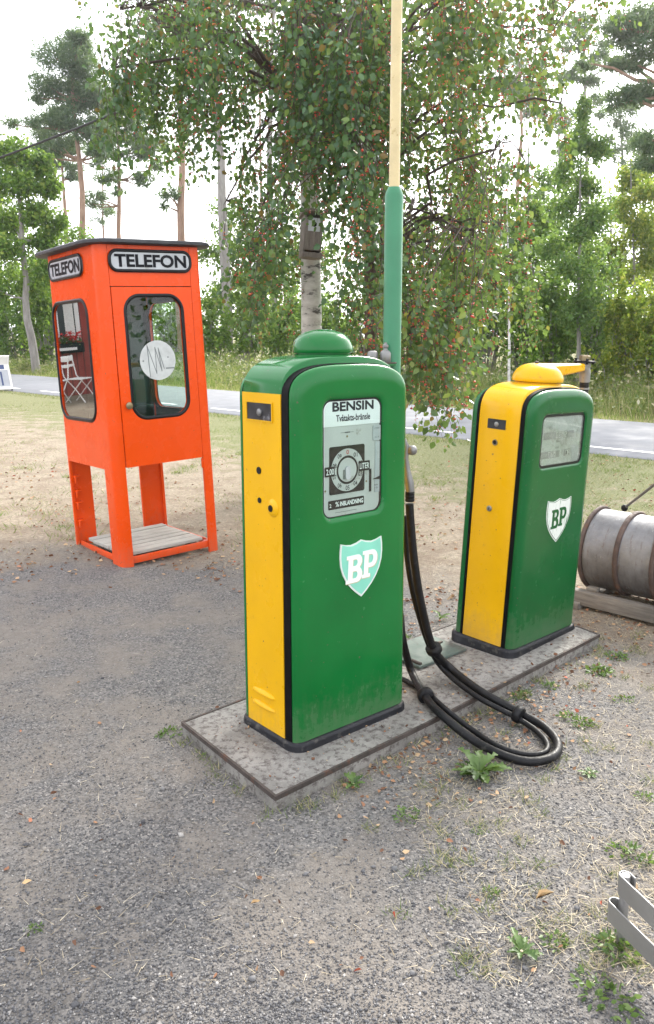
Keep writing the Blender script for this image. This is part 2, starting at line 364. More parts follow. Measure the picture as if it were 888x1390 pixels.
M['bunch'] = leaf_mat('green_bunches', [(0, (.05, .10, .02)), (.5, (.12, .19, .045)), (.8, (.24, .27, .09)), (1, (.42, .37, .2))], .3, .7)
M['verge'] = leaf_mat('verge_grass', [(0, (.08, .14, .03)), (.4, (.18, .25, .06)), (.65, (.33, .32, .13)), (.87, (.50, .42, .24)), (1, (.62, .54, .36))], .4, .7)
M['vergeweed'] = leaf_mat('roadside_weeds', [(0, (.05, .085, .025)), (.4, (.12, .16, .05)), (.7, (.22, .22, .10)), (.9, (.36, .30, .19)), (1, (.5, .46, .40))], .35)
M['litter'] = leaf_mat('fallen_leaves', [(0, (.10, .05, .03)), (.4, (.22, .10, .055)), (.7, (.36, .22, .12)), (.92, (.46, .33, .2)), (1, (.36, .06, .03))], .05, .8)
M['stones'] = leaf_mat('gravel_stones', [(0, (.055, .055, .06)), (.35, (.105, .105, .112)), (.7, (.165, .162, .164)), (.93, (.235, .222, .212)), (1, (.40, .38, .36))], .0, .85)
M['leaftan'] = pm('tan_leaf', (.45, .3, .15), .8)
# ------------------------------------------------------------------ setting: ground and road
RD = Vector((.729, -.685, 0)); RN = Vector((.685, .729, 0))      # along and across the road
def road_pt(a, n, z): return tuple(RD*a + RN*n + Vector((0, 0, z)))
mb = MB(); S = 260.
mb.add([(-S, -S, 0), (S, -S, 0), (S, S, 0), (-S, S, 0)], [(0, 1, 2, 3)])
mb.build('ground', M['ground'], kind='structure', smooth=False)
N0, N1 = 10.12, 14.12
mb = MB(); xs = [-130+13*i for i in range(21)]
mb.loops([[road_pt(a, N0, .004), road_pt(a, N0+.05, .03), road_pt(a, (N0+N1)/2, .06), road_pt(a, N1-.05, .03), road_pt(a, N1, .004)] for a in xs], False, False)
mb.build('road', M['road'], kind='structure')
mb = MB()
for i in range(43):                                              # broken edge line
    a0 = -90+i*3.6+1.25
    mb.add([road_pt(a0, N0+.34, .040), road_pt(a0+2.4, N0+.34, .040), road_pt(a0+2.4, N0+.43, .0435), road_pt(a0, N0+.43, .0435)], [(0, 1, 2, 3)])
mb.build('road_marking', M['paint'], kind='structure', smooth=False)

# ------------------------------------------------------------------ concrete island
IZ = .060
isl = [tuple(on_ground(x, y, IZ)[:2]) for x, y in ((373.6, 1082), (580, 982), (815, 861))]+[(1.055, 4.475)]+[tuple(on_ground(x, y, IZ)[:2]) for x, y in ((613, 847), (331, 948), (246, 980))]
t = thing('pump_island', 'low grey concrete slab edged with rusty iron under both petrol pumps', 'pump island')
def inset(poly, d):
    c = Vector((sum(p[0] for p in poly)/len(poly), sum(p[1] for p in poly)/len(poly))); o = []
    n = len(poly)
    for i in range(n):
        a, b, e = Vector(poly[i-1]), Vector(poly[i]), Vector(poly[(i+1) % n])
        d1, d2 = (b-a).normalized(), (e-b).normalized(); n1, n2 = Vector((-d1.y, d1.x)), Vector((-d2.y, d2.x))
        nn = (n1+n2).normalized(); o.append(tuple(b+nn*d/max(.3, nn.dot(n1))))
    return o
mb = MB(); a = inset(isl, .004); b2 = inset(isl, .008)
mb.loops([[(x, y, -.05) for x, y in a], [(x, y, IZ-.006) for x, y in a], [(x, y, IZ-.002) for x, y in b2]])
o = mb.build('slab', M['concrete'], t, sharp=20)
mb = MB(); inn = inset(isl, .010)
mb.plate(isl, [inn], IZ-.016, IZ+.001, lambda a, b, d: (a, b, d))
mb.build('edge_iron', M['rust'], t, sharp=20)
tt = thing('filler_cover', 'flat faded green metal hatch lying on the slab behind the front pump', 'hatch', (.47, 3.72, IZ), (0, 0, .72))
mb = MB(); mb.box((0, 0, .008), (.34, .26, .014), .003); mb.build('hatch_plate', M['hatch'], tt)
mb = MB(); mb.box((.10, 0, .019), (.08, .014, .008), .003); mb.build('handle', M['rust'], tt)
for s in (-1, 1):
    mb = MB(); mb.tube([(-.15, .09*s-.03, .02), (-.15, .09*s+.03, .02)], .008, 8); mb.build('hinge', M['rust'], tt)

# ------------------------------------------------------------------ petrol pumps
def mpF(a, b, d): return (a, d, b)                               # front face: across, up, depth
def profile(hw, zb, zs, hz, e, n=26):
    o = [(-hw, zb), (-hw, zb+(zs-zb)*.5)]
    for i in range(n+1):
        th = math.pi*(1-i/n); c, s = math.cos(th), math.sin(th)
        o.append((hw*math.copysign(abs(c)**(2/e), c), zs+hz*abs(s)**(2/e)))
    return o+[(hw, zb+(zs-zb)*.5), (hw, zb)]
def shell(root, name, mat, cfg, v_edge, v_face, hole=None, lip=.01, lipd=.01):
    """one rounded outer half of the cabinet; hole = window opening"""
    hw, zb, zs, hz, e, du, dz = cfg; dv = v_face-v_edge; L = []; mb = MB()
    L.append([(u, v_edge-.25*0, z) for u, z in profile(hw, zb, zs, hz, e)])
    for i in range(0, 10):
        th = math.pi/2*i/9; k = 1-math.cos(th)
        L.append([(u, v_edge+dv*(.25+.75*math.sin(th)), z) for u, z in profile(hw-du*k, zb, zs, hz-dz*k, e)])
    mb.loops(L, False, False)
    out = [(p[0], p[2]) for p in L[-1]]
    if hole:
        x0, x1, z0, z1, r = hole; g = lip
        h0 = rr(x0-g, x1+g, z0-g, z1+g, r+g); mb.plate(out, [h0], v_face, v_face, mpF, back=False)
        ll = []
        for i in range(7):
            th = math.pi/2*i/6; q = g*(1-math.sin(th)); ll.append([(a, v_face+lipd*(1-math.cos(th)), b) for a, b in rr(x0-q, x1+q, z0-q, z1+q, r+q)])
        ll.append([(a, v_face+lipd+.03, b) for a, b in rr(x0, x1, z0, z1, r)])
        mb.loops(ll, False, False)
    else: mb.plate(out, [], v_face, v_face, mpF, back=False)
    return mb.build(name, mat, root, sharp=50, weld=2e-4)
def extr(root, name, mat, prof, v0, v1, bev=0, mats=None):
    mb = MB(); L = []
    if bev:
        L.append([(u*(1-bev/.3), v0, z-(bev if z > .5 else 0)) for u, z in prof]); v0b = v0+bev
        L += [[(u, v0b, z) for u, z in prof], [(u, v1-bev, z) for u, z in prof], [(u*(1-bev/.3), v1, z-(bev if z > .5 else 0)) for u, z in prof]]
    else: L = [[(u, v, z) for u, z in prof] for v in (v0, v1)]
    mb.loops(L, True, True); return mb.build(name, mat, root, sharp=50)
def plinth(root, u0, u1, v0, v1, z0, z1, r):
    mb = MB(); L = []
    for q, z in ((-.004, z0), (0, z0+.006), (.0, z1-.014), (.003, z1-.006), (.009, z1-.001), (.016, z1)):
        L.append([(a, b, z) for a, b in rr(u0+q, u1-q, v0+q, v1-q, r-q)])
    mb.loops(L); mb.build('plinth', M['plinth'], root, sharp=60)
def mpL(u0):                                                      # left side face: a runs from the back edge to the front
    return lambda a, b, d: (u0-d, a, b)
def ring(mb, c, r, t, mp, n=24):
    """raised ring lying on a face (a, b plane)"""
    pts = [mp(c[0]+r*math.cos(2*math.pi*i/n), c[1]+r*math.sin(2*math.pi*i/n), 0) for i in range(n+1)]
    mb.tube(pts, t, 8, False)
def disc(c, r, n=28): return [(c[0]+r*math.cos(2*math.pi*i/n), c[1]+r*math.sin(2*math.pi*i/n)) for i in range(n)]
def hole_fit(root, name, c, r, mp, rim, mat_rim):
    mb = MB(); flat_shape([disc(c, r)], -.0012, -.0018, mp, mb) if False else mb.plate(disc(c, r), [], .0008, .0030, mp)
    o = mb.build(name, M['dark'], root)
    if rim:
        m2 = MB(); ring(m2, c, r*1.15, r*.28, lambda a, b, d: mp(a, b, .002)); m2.build('rim', mat_rim, o)
    return o

SH = [(0, 1.0), (.12, 1.035), (.25, 1.045), (.4, 1.01), (.55, .9), (.68, .735), (.8, .52), (.9, .285), (.96, .12), (1, 0)]
def shield(cx, w, zt, zb, k=1.):
    o = []; h = zt-zb
    for i in range(9):                                            # two scallops meeting in a small peak
        x = -1+i/4; xx = abs(x); o.append((cx+x*w*k, zb+h*(1-(1-k)*.35) + h*(.012 - .055*math.sin(math.pi*min(1, xx))**1.2 - .01*xx)*1. ))
    R_ = [(cx+w*q*k, zt-(1-k)*h*.35-(h-(1-k)*h)*tq) for tq, q in SH[1:]]
    L_ = [(cx-w*q*k, zt-(1-k)*h*.35-(h-(1-k)*h)*tq) for tq, q in SH[1:-1]][::-1]
    return o+R_+L_
def arc(cx, cy, rx, ry, a0, a1, n=7): return [(cx+rx*math.cos(R(a0+(a1-a0)*i/n)), cy+ry*math.sin(R(a0+(a1-a0)*i/n))) for i in range(n+1)]
LB = [[(0, 0)]+arc(.70, .27, .30, .27, -90, 62)+arc(.68, .75, .28, .25, -58, 90)+[(0, 1), (0, .87), (.12, .87), (.12, .13), (0, .13)],
      [(.40, .15)]+arc(.58, .28, .13, .13, -90, 90)+[(.40, .41)], [(.40, .60)]+arc(.57, .72, .12, .12, -90, 90)+[(.40, .84)]]
LP = [[(0, 0), (.54, 0), (.54, .13), (.40, .13), (.40, .36)]+arc(.66, .68, .34, .32, -90, 90)+[(0, 1), (0, .87), (.12, .87), (.12, .13), (0, .13)],
      [(.40, .52)]+arc(.58, .68, .14, .16, -90, 90)+[(.40, .84)]]
def glyph(root, G_, x0, x1, z0, z1, d0, d1, mat, name='lettering', dx=0, dz=0, sk=0):
    f = lambda a, b: (x0+(x1-x0)*a+dx+sk*(b-.5), z0+(z1-z0)*b+dz)
    return flat_shape([[f(*p) for p in l] for l in G_], d0, d1, mpF).build(name, mat, root, smooth=False)

def pump_front():
    Rm = rot(.701, -.0134, -.0028)
    t = thing('fuel_pump', 'nearest green and yellow petrol pump, with BENSIN on a white header and round dial', 'petrol pump', (.1066, 2.9471, .12), Rm.to_euler())
    hw, zb = .289, -.03
    cfg = (hw-.004, zb, 1.235, .128, 3.0, .05, .062)
    shell(t, 'front_panel', M['green'], cfg, .032, 0., (-.146, .147, .802, 1.2366, .038), .026, .013)
    extr(t, 'seal_strip', M['black'], profile(hw-.0005, zb, 1.235, .131, 3.0), .028, .0675)
    extr(t, 'body', M['green'], profile(hw, zb, 1.235, .157, 3.0), .064, .309, .006)
    extr(t, 'seal_strip', M['black'], profile(hw-.007, zb, 1.235, .126, 3.0), .307, .318)
    shell(t, 'back_panel', M['green'], cfg, .316, .352)
    for s in (-1, 1):
        mb = MB(); mp = lambda a, b, d: (s*(hw-.004+d), a, b)
        mb.plate(rect(.0685, .304, zb, 1.262), [], 0, .0065, mp); p = mb.build('side_panel', M['yellow'], t, smooth=False)
        if s < 0:
            mp = mpL(-hw-.0028)
            mb = MB(); mb.plate(rect(.117, .272, 1.163, 1.227), [], .0005, .0012, mp); pl = mb.build('coin_plate', M['plaque'], p, smooth=False)
            mb = MB(); mb.plate(rect(.113, .276, 1.159, 1.231), [rect(.118, .271, 1.164, 1.226)], .0003, .004, mp); mb.build('frame', M['yellow'], p, smooth=False)
            mb = MB(); mb.lathe([(.0135, .0), (.0135, .005), (.010, .008), (.004, .009)], M=Matrix.Translation((-hw-.003, .192, 1.192)) @ Matrix.Rotation(R(-90), 4, 'Y'), n=20)
            mb.build('lock', M['steel'], p)
            hole_fit(p, 'hole', (.203, .977), .0135, mp, False, None); hole_fit(p, 'hole', (.202, .865), .0105, mp, False, None)
            mb = MB(); mb.lathe([(.034, -.001), (.033, .002), (.024, .008), (.016, .011), (.0115, .011)], M=Matrix.Translation((-hw-.0025, .120, .848)) @ Matrix.Rotation(R(-90), 4, 'Y'), n=28); mb.build('boss', M['yellow'], p)
            mb = MB(); mb.lathe([(.0125, .0), (.0125, .0135), (.006, .0135)], M=Matrix.Translation((-hw-.0025, .120, .848)) @ Matrix.Rotation(R(-90), 4, 'Y'), n=20); mb.build('hole', M['dark'], p)
            for z in (.105, .054):                                   # pressed louvres
                mb = MB(); L = []
                for i in range(13):
                    k = i/12; a = .274-.153*k; w = math.sin(math.pi*min(1, max(0, k)))**.45
                    L.append([mpL(-hw-.002)(a, z+.017*w*math.cos(R(x))*(1 if x < 91 else .25) , .0145*w*math.sin(R(x))) for x in (0, 25, 50, 75, 100, 125, 150, 180)])
                mb.loops(L, False, False); mb.build('louvre', M['yellow'], p, sharp=80)
    plinth(t, -.302, .302, -.016, .366, -.085, zb, .062)
    mb = MB(); mb.lathe([(.112, 1.372), (.112, 1.396), (.106, 1.398), (.106, 1.402), (.1135, 1.402), (.1165, 1.406), (.1165, 1.417), (.1135, 1.431), (.1045, 1.451), (.088, 1.468), (.066, 1.480), (.038, 1.4875), (.012, 1.490)], (0, .185, 0), 56)
    mb.build('dome', M['green'], t, sharp=40)
    # dial behind the window
    mb = MB(); q = rr(-.1455, .1465, .8025, 1.2361, .0375)
    mb.plate(rr(-.152, .153, .796, 1.243, .043), [rr(-.1405, .1395, .805, 1.2305, .034)], .0125, .030, mpF)
    mb.build('window_gasket', M['seal'], t)
    mb = MB(); mb.plate(rr(-.1475, .149, .80, 1.238, .036), [], .0155, .02, mpF); d = mb.build('dial', M['plate'], t, smooth=False)
    V = .0150
    def pl(name, loops, mat, d0=V, th=.0010): return flat_shape(loops, d0-th, d0, mpF).build(name, mat, d, smooth=False)
    hd = [(-.1475, 1.139)]+[p for p in rr(-.1475, .149, 1.0, 1.238, .036) if p[1] > 1.139 ][::1]
    top = [p for p in rr(-.1475, .149, 1.0, 1.238, .036) if p[1] > 1.139]
    pl('header', [[(.149, 1.139)]+top+[(-.1475, 1.139)]], M['white'], V, .0018)
    lettering(d, 'BENSIN', -.099, .106, 1.193, 1.2285, mpF, M['ink'], V-.0024, .034)
    lettering(d, 'Tvåtakts-bränsle', -.081, .088, 1.156, 1.181, mpF, M['ink'], V-.0024, .022)
    pl('dial_square', [rr(-.113, .062, .887, 1.065, .008)], M['dark'])
    c = (-.0255, .974)
    pl('number_ring', [disc(c, .080, 48), disc(c, .054, 48)[::-1]], M['plate'], V-.0014)
    pl('dial_centre', [disc(c, .045, 40)], M['plate'], V-.0014)
    pl('knob', [rr(c[0]-.013, c[0]+.010, c[1]-.036, c[1]+.014, .010)], M['sign'], V-.0026, .006)
    pl('knob', [rr(c[0]-.022, c[0]-.014, c[1]-.034, c[1]+.002, .003)], M['lblgrey'], V-.0026, .002)
    for i in range(10):
        a = R(90-36*i); x, z = c[0]+.067*math.cos(a), c[1]+.067*math.sin(a)
        s = '0' if i == 0 else '0%d' % i; w = .006 if i == 0 else .0095
        lettering(d, s, x-w, x+w, z-.0085, z+.0085, mpF, M['red'] if i == 0 else M['ink'], V-.0030, .01, name='numeral')
    for i in range(40):
        pass
    pl('label', [rr(-.135, -.090, .957, .993, .004)], M['dark'], V-.0026, .002); lettering(d, '2.00', -.131, -.094, .964, .986, mpF, M['white'], V-.0050, .01)
    pl('label', [rr(.030, .086, .963, 1.000, .004)], M['dark'], V-.0026, .002); lettering(d, 'LITER', .034, .082, .971, .993, mpF, M['white'], V-.0050, .01)
    pl('label', [rr(-.118, .060, .832, .866, .004)], M['dark']); lettering(d, 'INBLANDNING', -.062, .055, .8405, .8585, mpF, M['white'], V-.0016, .03)
    lettering(d, '%', -.084, -.067, .8405, .8595, mpF, M['white'], V-.0016, .01); lettering(d, '2', -.113, -.104, .8405, .8545, mpF, M['white'], V-.0016, .01)
    pl('print_line', [rect(-.085, .022, .8175, .819)], M['lblgrey']); pl('print_line', [rect(-.058, .006, 1.1135, 1.1148)], M['lblgrey'])
    pl('print_line', [rect(-.037, -.012, 1.1125, 1.1158)], M['dark'])
    pl('screw', [disc((-.0255, 1.099), .0042, 14)], M['brass']); pl('screw', [disc((-.132, .905), .004, 14)], M['brass']); pl('screw', [disc((.072, .920), .004, 14)], M['brass'])
    pl('side_tab', [rr(.104, .142, 1.074, 1.131, .004)], M['sign'], V, .003)
    lettering(d, 'LITER', .110, .136, 1.117, 1.123, mpF, M['lblgrey'], V-.0040); lettering(d, '0-5', .112, .134, 1.083, 1.089, mpF, M['lblgrey'], V-.0040)
    pl('slot', [rect(.086, .098, .878, .966)], M['dark'])
    pl('slide', [[(.116, .872), (.142, .872), (.142, 1.07), (.116, 1.07)]], M['sign'], V, .0020)
    pl('pointer', [[(.101, .925), (.138, .934), (.138, .921)]], M['dark'], V-.0026, .001)
    lettering(d, 'MAX', .112, .130, .898, .904, mpF, M['ink'], V-.0030); lettering(d, '10', .114, .128, .887, .893, mpF, M['ink'], V-.0030)
    mb = MB(); mb.plate(rr(-.1405, .1395, .805, 1.2305, .034), [], .0060, .0075, mpF); mb.build('dial_glass', M['glass'], t, smooth=False)
    # shield badge
    cx = .0315
    b = flat_shape([shield(cx, .1045, .699, .477)], -.0045, .0005, mpF).build('badge', M['badgerim'], t, smooth=False)
    flat_shape([shield(cx, .1045, .699, .477, .935)], -.0052, -.0040, mpF).build('field', M['badge'], b, smooth=False)
    for G_, x0, x1, z0, z1 in ((LB, -.048, .034, .541, .648), (LP, .034, .112, .549, .655)):
        glyph(b, G_, x0, x1, z0, z1, -.0060, -.0050, M['badgeshade'], 'letter_edge', .0035, -.0035, .006)
        glyph(b, G_, x0, x1, z0, z1, -.0070, -.0058, M['badgelet'], 'lettering', 0, 0, .006)
    return t

def pump_rear():
    Rm = rot(.7743, -.001, .0449)
    t = thing('fuel_pump', 'farther green petrol pump with a yellow dome, swing arm and faded shield', 'petrol pump', (1.1, 3.854, .187), Rm.to_euler())
    hw, zb = .3057, -.098
    cfg = (hw-.004, zb, 1.01, .132, 3.1, .05, .05)
    shell(t, 'front_panel', M['green2'], cfg, .040, 0., (-.197, .203, .772, 1.024, .034), .015, .010)
    extr(t, 'seal_strip', M['black'], profile(hw-.002, zb, 1.01, .138, 3.1), .036, .058)
    extr(t, 'body', M['yellow'], profile(hw, zb, 1.01, .150, 3.1), .057, .289, .008)
    extr(t, 'seal_strip', M['black'], profile(hw-.002, zb, 1.01, .138, 3.1), .288, .300)
    shell(t, 'back_panel', M['green2'], cfg, .300, .348)
    plinth(t, -.322, .322, -.018, .366, -.165, zb, .062)
    mp = mpL(-hw)
    mb = MB(); mb.plate(rect(.133, .233, .947, .993), [], .0006, .0016, mp); mb.build('coin_plate', M['plaque'], t, smooth=False)
    mb = MB(); mb.lathe([(.012, 0), (.012, .004), (.008, .006), (.003, .0065)], M=Matrix.Translation((-hw, .183, .969)) @ Matrix.Rotation(R(-90), 4, 'Y'), n=18); mb.build('lock', M['steel'], t)
    hole_fit(t, 'key_hole', (.184, .883), .0105, mp, True, M['brass'])
    mb = MB(); mb.lathe([(.014, 0), (.014, .004), (.011, .007), (.004, .0075)], M=Matrix.Translation((-hw, .185, .564)) @ Matrix.Rotation(R(-90), 4, 'Y'), n=20); k = mb.build('lock', M['steel'], t)
    mb = MB(); mb.box((-hw-.0078, .185, .564), (.0012, .003, .012)); mb.build('key_slot', M['dark'], k)
    dc = Vector((0, .172, 0))
    mb = MB(); mb.lathe([(0.1109, 1.13), (0.1109, 1.163), (0.1040, 1.165), (0.1040, 1.168), (0.1209, 1.169), (0.1232, 1.175), (0.1224, 1.187), (0.1170, 1.204), (0.1040, 1.224), (0.0826, 1.241), (0.0536, 1.252), (0.0229, 1.256), (0.0061, 1.257)], dc, 52)
    mb.build('dome', M['yellow'], t, sharp=40)
    mb = MB(); mb.lathe([(.009, 1.254), (.009, 1.263), (.004, 1.266)], (-.02, .172, 0), 12); mb.build('bolt', M['rust'], t)
    mb = MB(); L = []
    for k in range(9):                                              # tapering arm
        s = k/8; u = .02+.385*s; h0 = 1.178+.040*s**.9; h1 = 1.254+.003*s; w = .056-.026*s
        L.append([(u, .172+w*a, (h0+h1)/2+(h1-h0)/2*b) for a, b in ((-1, -.7), (-.75, -1), (.75, -1), (1, -.7), (1, .7), (.75, 1), (-.75, 1), (-1, .7))])
    mb.loops(L); arm = mb.build('swing_arm', M['yellow'], t, sharp=50)
    mb = MB()
    mb.tube([(.395, .172, 1.238), (.43, .172, 1.238), (.452, .172, 1.232), (.466, .172, 1.205), (.470, .172, 1.160)], [.022, .025, .030, .030, .028], 16)
    mb.lathe([(.034, 1.240), (.034, 1.262), (.012, 1.262)], (.450, .172, 0), 20); e = mb.build('elbow', M['galv'], arm)
    mb = MB(); mb.lathe([(.056, 1.262), (.056, 1.272), (.048, 1.273)], (.450, .172, 0), 24)
    for s in range(4): a = R(45+90*s); mb.lathe([(.007, 1.254), (.007, 1.284)], (.450+.046*math.cos(a), .172+.046*math.sin(a), 0), 8)
    mb.build('flange', M['dark'], arm)
    mb = MB(); mb.lathe([(.029, 1.272), (.029, 1.294), (.023, 1.301)], (.450, .172, 0), 6); mb.build('union_nut', M['brass'], arm)
    mb = MB(); mb.tube([(.470, .172, 1.180), (.473, .172, 1.11), (.476, .180, 1.0), (.470, .20, .8), (.45, .24, .55), (.42, .30, .3), (.39, .37, .1)], .0245, 14); h = mb.build('hose', M['hose'], t)
    mb = MB(); mb.lathe([(.028, 1.120), (.028, 1.130)], (.4725, .172, 0), 18); mb.build('hose_clamp', M['steel'], h)
    # dial
    mb = MB(); mb.plate(rr(-.203, .209, .766, 1.030, .038), [rr(-.186, .192, .783, 1.014, .026)], .008, .028, mpF); mb.build('window_gasket', M['seal'], t)
    mb = MB(); mb.plate(rr(-.199, .205, .770, 1.026, .034), [], .016, .020, mpF); d = mb.build('dial', M['dial2'], t, smooth=False)
    V = .0155
    def pl(name, loops, mat, d0=V, th=.001): return flat_shape(loops, d0-th, d0, mpF).build(name, mat, d, smooth=False)
    pl('counter', [rect(-.160, .122, .906, .940)], M['lblgrey']); pl('counter', [rect(-.172, -.002, .815, .848)], M['lblgrey']); pl('counter', [rect(.042, .100, .817, .850)], M['lblgrey'])
    for x, s in ((-.055, '0'), (-.028, '3'), (-.001, '8'), (.026, '5')):
        pl('counter_wheel', [rect(x, x+.022, .909, .937)], M['lblpale'], V-.0012); lettering(d, s, x+.004, x+.018, .913, .934, mpF, M['ink'], V-.0026)
    for x, s in ((-.112, '0'), (-.086, '7'), (-.060, '4'), (.05, '1'), (.072, '2')):
        pl('counter_wheel', [rect(x, x+.021, .819, .845)], M['lblpale'], V-.0012); lettering(d, s, x+.004, x+.017, .822, .842, mpF, M['ink'], V-.0026)
    lettering(d, 'KRONOR', -.15, -.07, .916, .930, mpF, M['dial2'], V-.0026); lettering(d, 'ÖRE', .06, .11, .916, .930, mpF, M['dial2'], V-.0026)
    lettering(d, 'LITER', -.165, -.12, .824, .838, mpF, M['dial2'], V-.0026)
    lettering(d, 'ÖRE', -.046, -.006, .889, .897, mpF, M['ink'], V-.0016); lettering(d, 'LITER', -.05, -.014, .860, .867, mpF, M['ink'], V-.0016)
    mb = MB(); mb.plate(rr(-.186, .192, .783, 1.014, .026), [], .0095, .011, mpF); mb.build('dial_glass', M['dirtyglass'], t, smooth=False)
    cx = .0165
    b = flat_shape([shield(cx, .1095, .609, .39)], -.0022, .0005, mpF).build('badge', M['decal'], t, smooth=False)
    flat_shape([shield(cx, .1095, .609, .39, .955), shield(cx, .1095, .609, .39, .93)[::-1]], -.0030, -.0020, mpF).build('border_line', M['green2'], b, smooth=False)
    glyph(b, LB, -.048, .021, .462, .558, -.0032, -.0022, M['green2']); glyph(b, LP, .023, .092, .469, .563, -.0032, -.0022, M['green2'])
    return t
pump_front(); pump_rear()

# ------------------------------------------------------------------ fuel hose of the front pump
def A(px, py, y): return tuple(at_dist(px, py, y))
def Gz(px, py, z): return tuple(on_ground(px, py, z))
def spline(pts, k=8):
    P = [np.array(p, float) for p in pts]; P = [2*P[0]-P[1]]+P+[2*P[-1]-P[-2]]; o = []
    for i in range(1, len(P)-2):
        for j in range(k):
            s = j/k; a, b, c, d = P[i-1:i+3]
            o.append(.5*((2*b)+(-a+c)*s+(2*a-5*b+4*c-d)*s*s+(-a+3*b-3*c+d)*s**3))
    return o+[P[-2]]
t = thing('fuel_hose', 'doubled black rubber hose with a silver nozzle, looped from the front pump onto the gravel', 'hose', tuple(A(557, 640, 3.27)))
off = Vector(t.location)
def L0(pts): return [tuple(Vector(p)-off) for p in pts]
thick = [A(556, 684, 3.27), A(558, 715, 3.275), A(563, 765, 3.28), A(572, 820, 3.30), A(588, 879, 3.34), Gz(612, 907, .12), Gz(652, 938, .082), Gz(703, 966, .045), Gz(738, 986, .03), Gz(757, 1008, .026), Gz(752, 1026, .026), Gz(722, 1034, .026), Gz(685, 1026, .026), Gz(640, 1003, .035), Gz(597, 968, .082), Gz(577, 945, .086), Gz(559, 912, .10), A(547, 870, 3.36), A(543, 835, 3.40), A(535, 800, 3.43)]
thin = [A(549, 700, 3.33), A(553, 760, 3.33), A(563, 815, 3.34), A(583, 878, 3.36), Gz(604, 911, .11), Gz(648, 946, .076), Gz(699, 973, .036), Gz(728, 992, .022), Gz(743, 1010, .022), Gz(738, 1022, .022), Gz(712, 1024, .022), Gz(676, 1013, .022), Gz(640, 990, .03), Gz(603, 961, .076), Gz(580, 940, .075), Gz(558, 928, .074), Gz(536, 915, .074), Gz(515, 890, .074)]
mb = MB(); mb.tube(L0(spline(thick)), .0172, 14); mb.build('hose', M['hose'], t)
mb = MB(); mb.tube(L0(spline(thin)), .0115, 12); mb.build('hose', M['hose'], t)
for px, py, z, d in ((589, 881, None, (1, .7)), (704, 970, .045, (1, .6)), (578, 944, .086, (.6, 1))):
    p = Vector(A(px, py, 3.345) if z is None else Gz(px, py, z))-off
    q = [Vector(v)-off for v in spline(thick)]; i = min(range(1, len(q)-1), key=lambda j: (q[j]-p).length); dr = (q[i+1]-q[i-1]).normalized()
    mt = Matrix.Translation(p) @ dr.to_track_quat('Z', 'Y').to_matrix().to_4x4()
    mb = MB(); mb.lathe([(.030, -.017), (.035, -.013), (.036, 0), (.035, .013), (.030, .017), (.02, .018)], M=mt, n=24); mb.build('collar', M['hose'], t, sharp=60)
mb = MB()                                                          # nozzle hanging by its spout on the pump's side
nz = [A(557, 667, 3.27), A(556, 655, 3.27), A(553, 640, 3.27), A(551, 622, 3.27), A(552, 606, 3.27), A(548, 596, 3.27)]
mb.tube(L0(nz), [.0185, .019, .014, .011, .012, .010], 14); nzl = mb.build('nozzle', M['steel'], t)
p = Vector(A(559.5, 611, 3.27))-off
mb = MB(); mb.lathe([(.006, -.020), (.015, -.017), (.021, -.007), (.021, .005), (.016, .015), (.006, .019)], p, 20); mb.build('valve_cap', M['steel'], nzl, sharp=60)
p = Vector(A(556.5, 673, 3.27))-off
mb = MB(); mb.lathe([(.017, -.024), (.0195, -.021), (.0195, -.012), (.018, -.010), (.0195, -.008), (.0195, .002), (.018, .004), (.0195, .006), (.0195, .017), (.016, .02)], p, 20); mb.build('coupling', M['dark'], t, sharp=50)

# ------------------------------------------------------------------ vent pole behind the front pump
t = thing('flag_pole', 'tall green pole with a thinner cream upper length, standing just behind the front pump', 'pole', (.288, 3.62, .045))
mb = MB(); mb.tube([(0, 0, 0), (0, 0, 2.125), (0, 0, 2.14), (0, 0, 2.162)], [.0395, .0395, .036, .026], 28); mb.build('lower_tube', M['polegreen'], t, sharp=30)
mb = MB(); mb.tube([(0, 0, 2.10), (0, 0, 5.6)], [.0228, .0228], 24); mb.build('upper_tube', M['poleyel'], t)
mb = MB(); mb.lathe([(.07, 0), (.07, .026), (.045, .028), (.043, .05)], n=28); mb.build('foot', M['polegreen'], t)
mb = MB(); mb.box((-.055, -.05, 1.412), (.135, .07, .010), .002); mb.box((-.030, -.045, 1.380), (.05, .035, .055), .004); br = mb.build('bracket', M['grnbracket'], t)
mb = MB(); mb.box((-.055, -.05, 1.420), (.14, .074, .004)); mb.build('tray_rim', M['hoop'], br)
mb = MB(); mb.lathe([(.022, 1.422), (.024, 1.426), (.024, 1.455), (.021, 1.466), (.012, 1.472)], (-.088, -.05, 0), 22); mb.build('cap', M['steel'], br, sharp=40)
mb = MB(); mb.lathe([(.022, 1.422), (.024, 1.426), (.024, 1.460), (.018, 1.471), (.009, 1.476), (.008, 1.482), (.013, 1.487), (.013, 1.496), (.006, 1.502), (.006, 1.508)], (-.032, -.05, 0), 22); mb.build('cap', M['steel'], br, sharp=40)

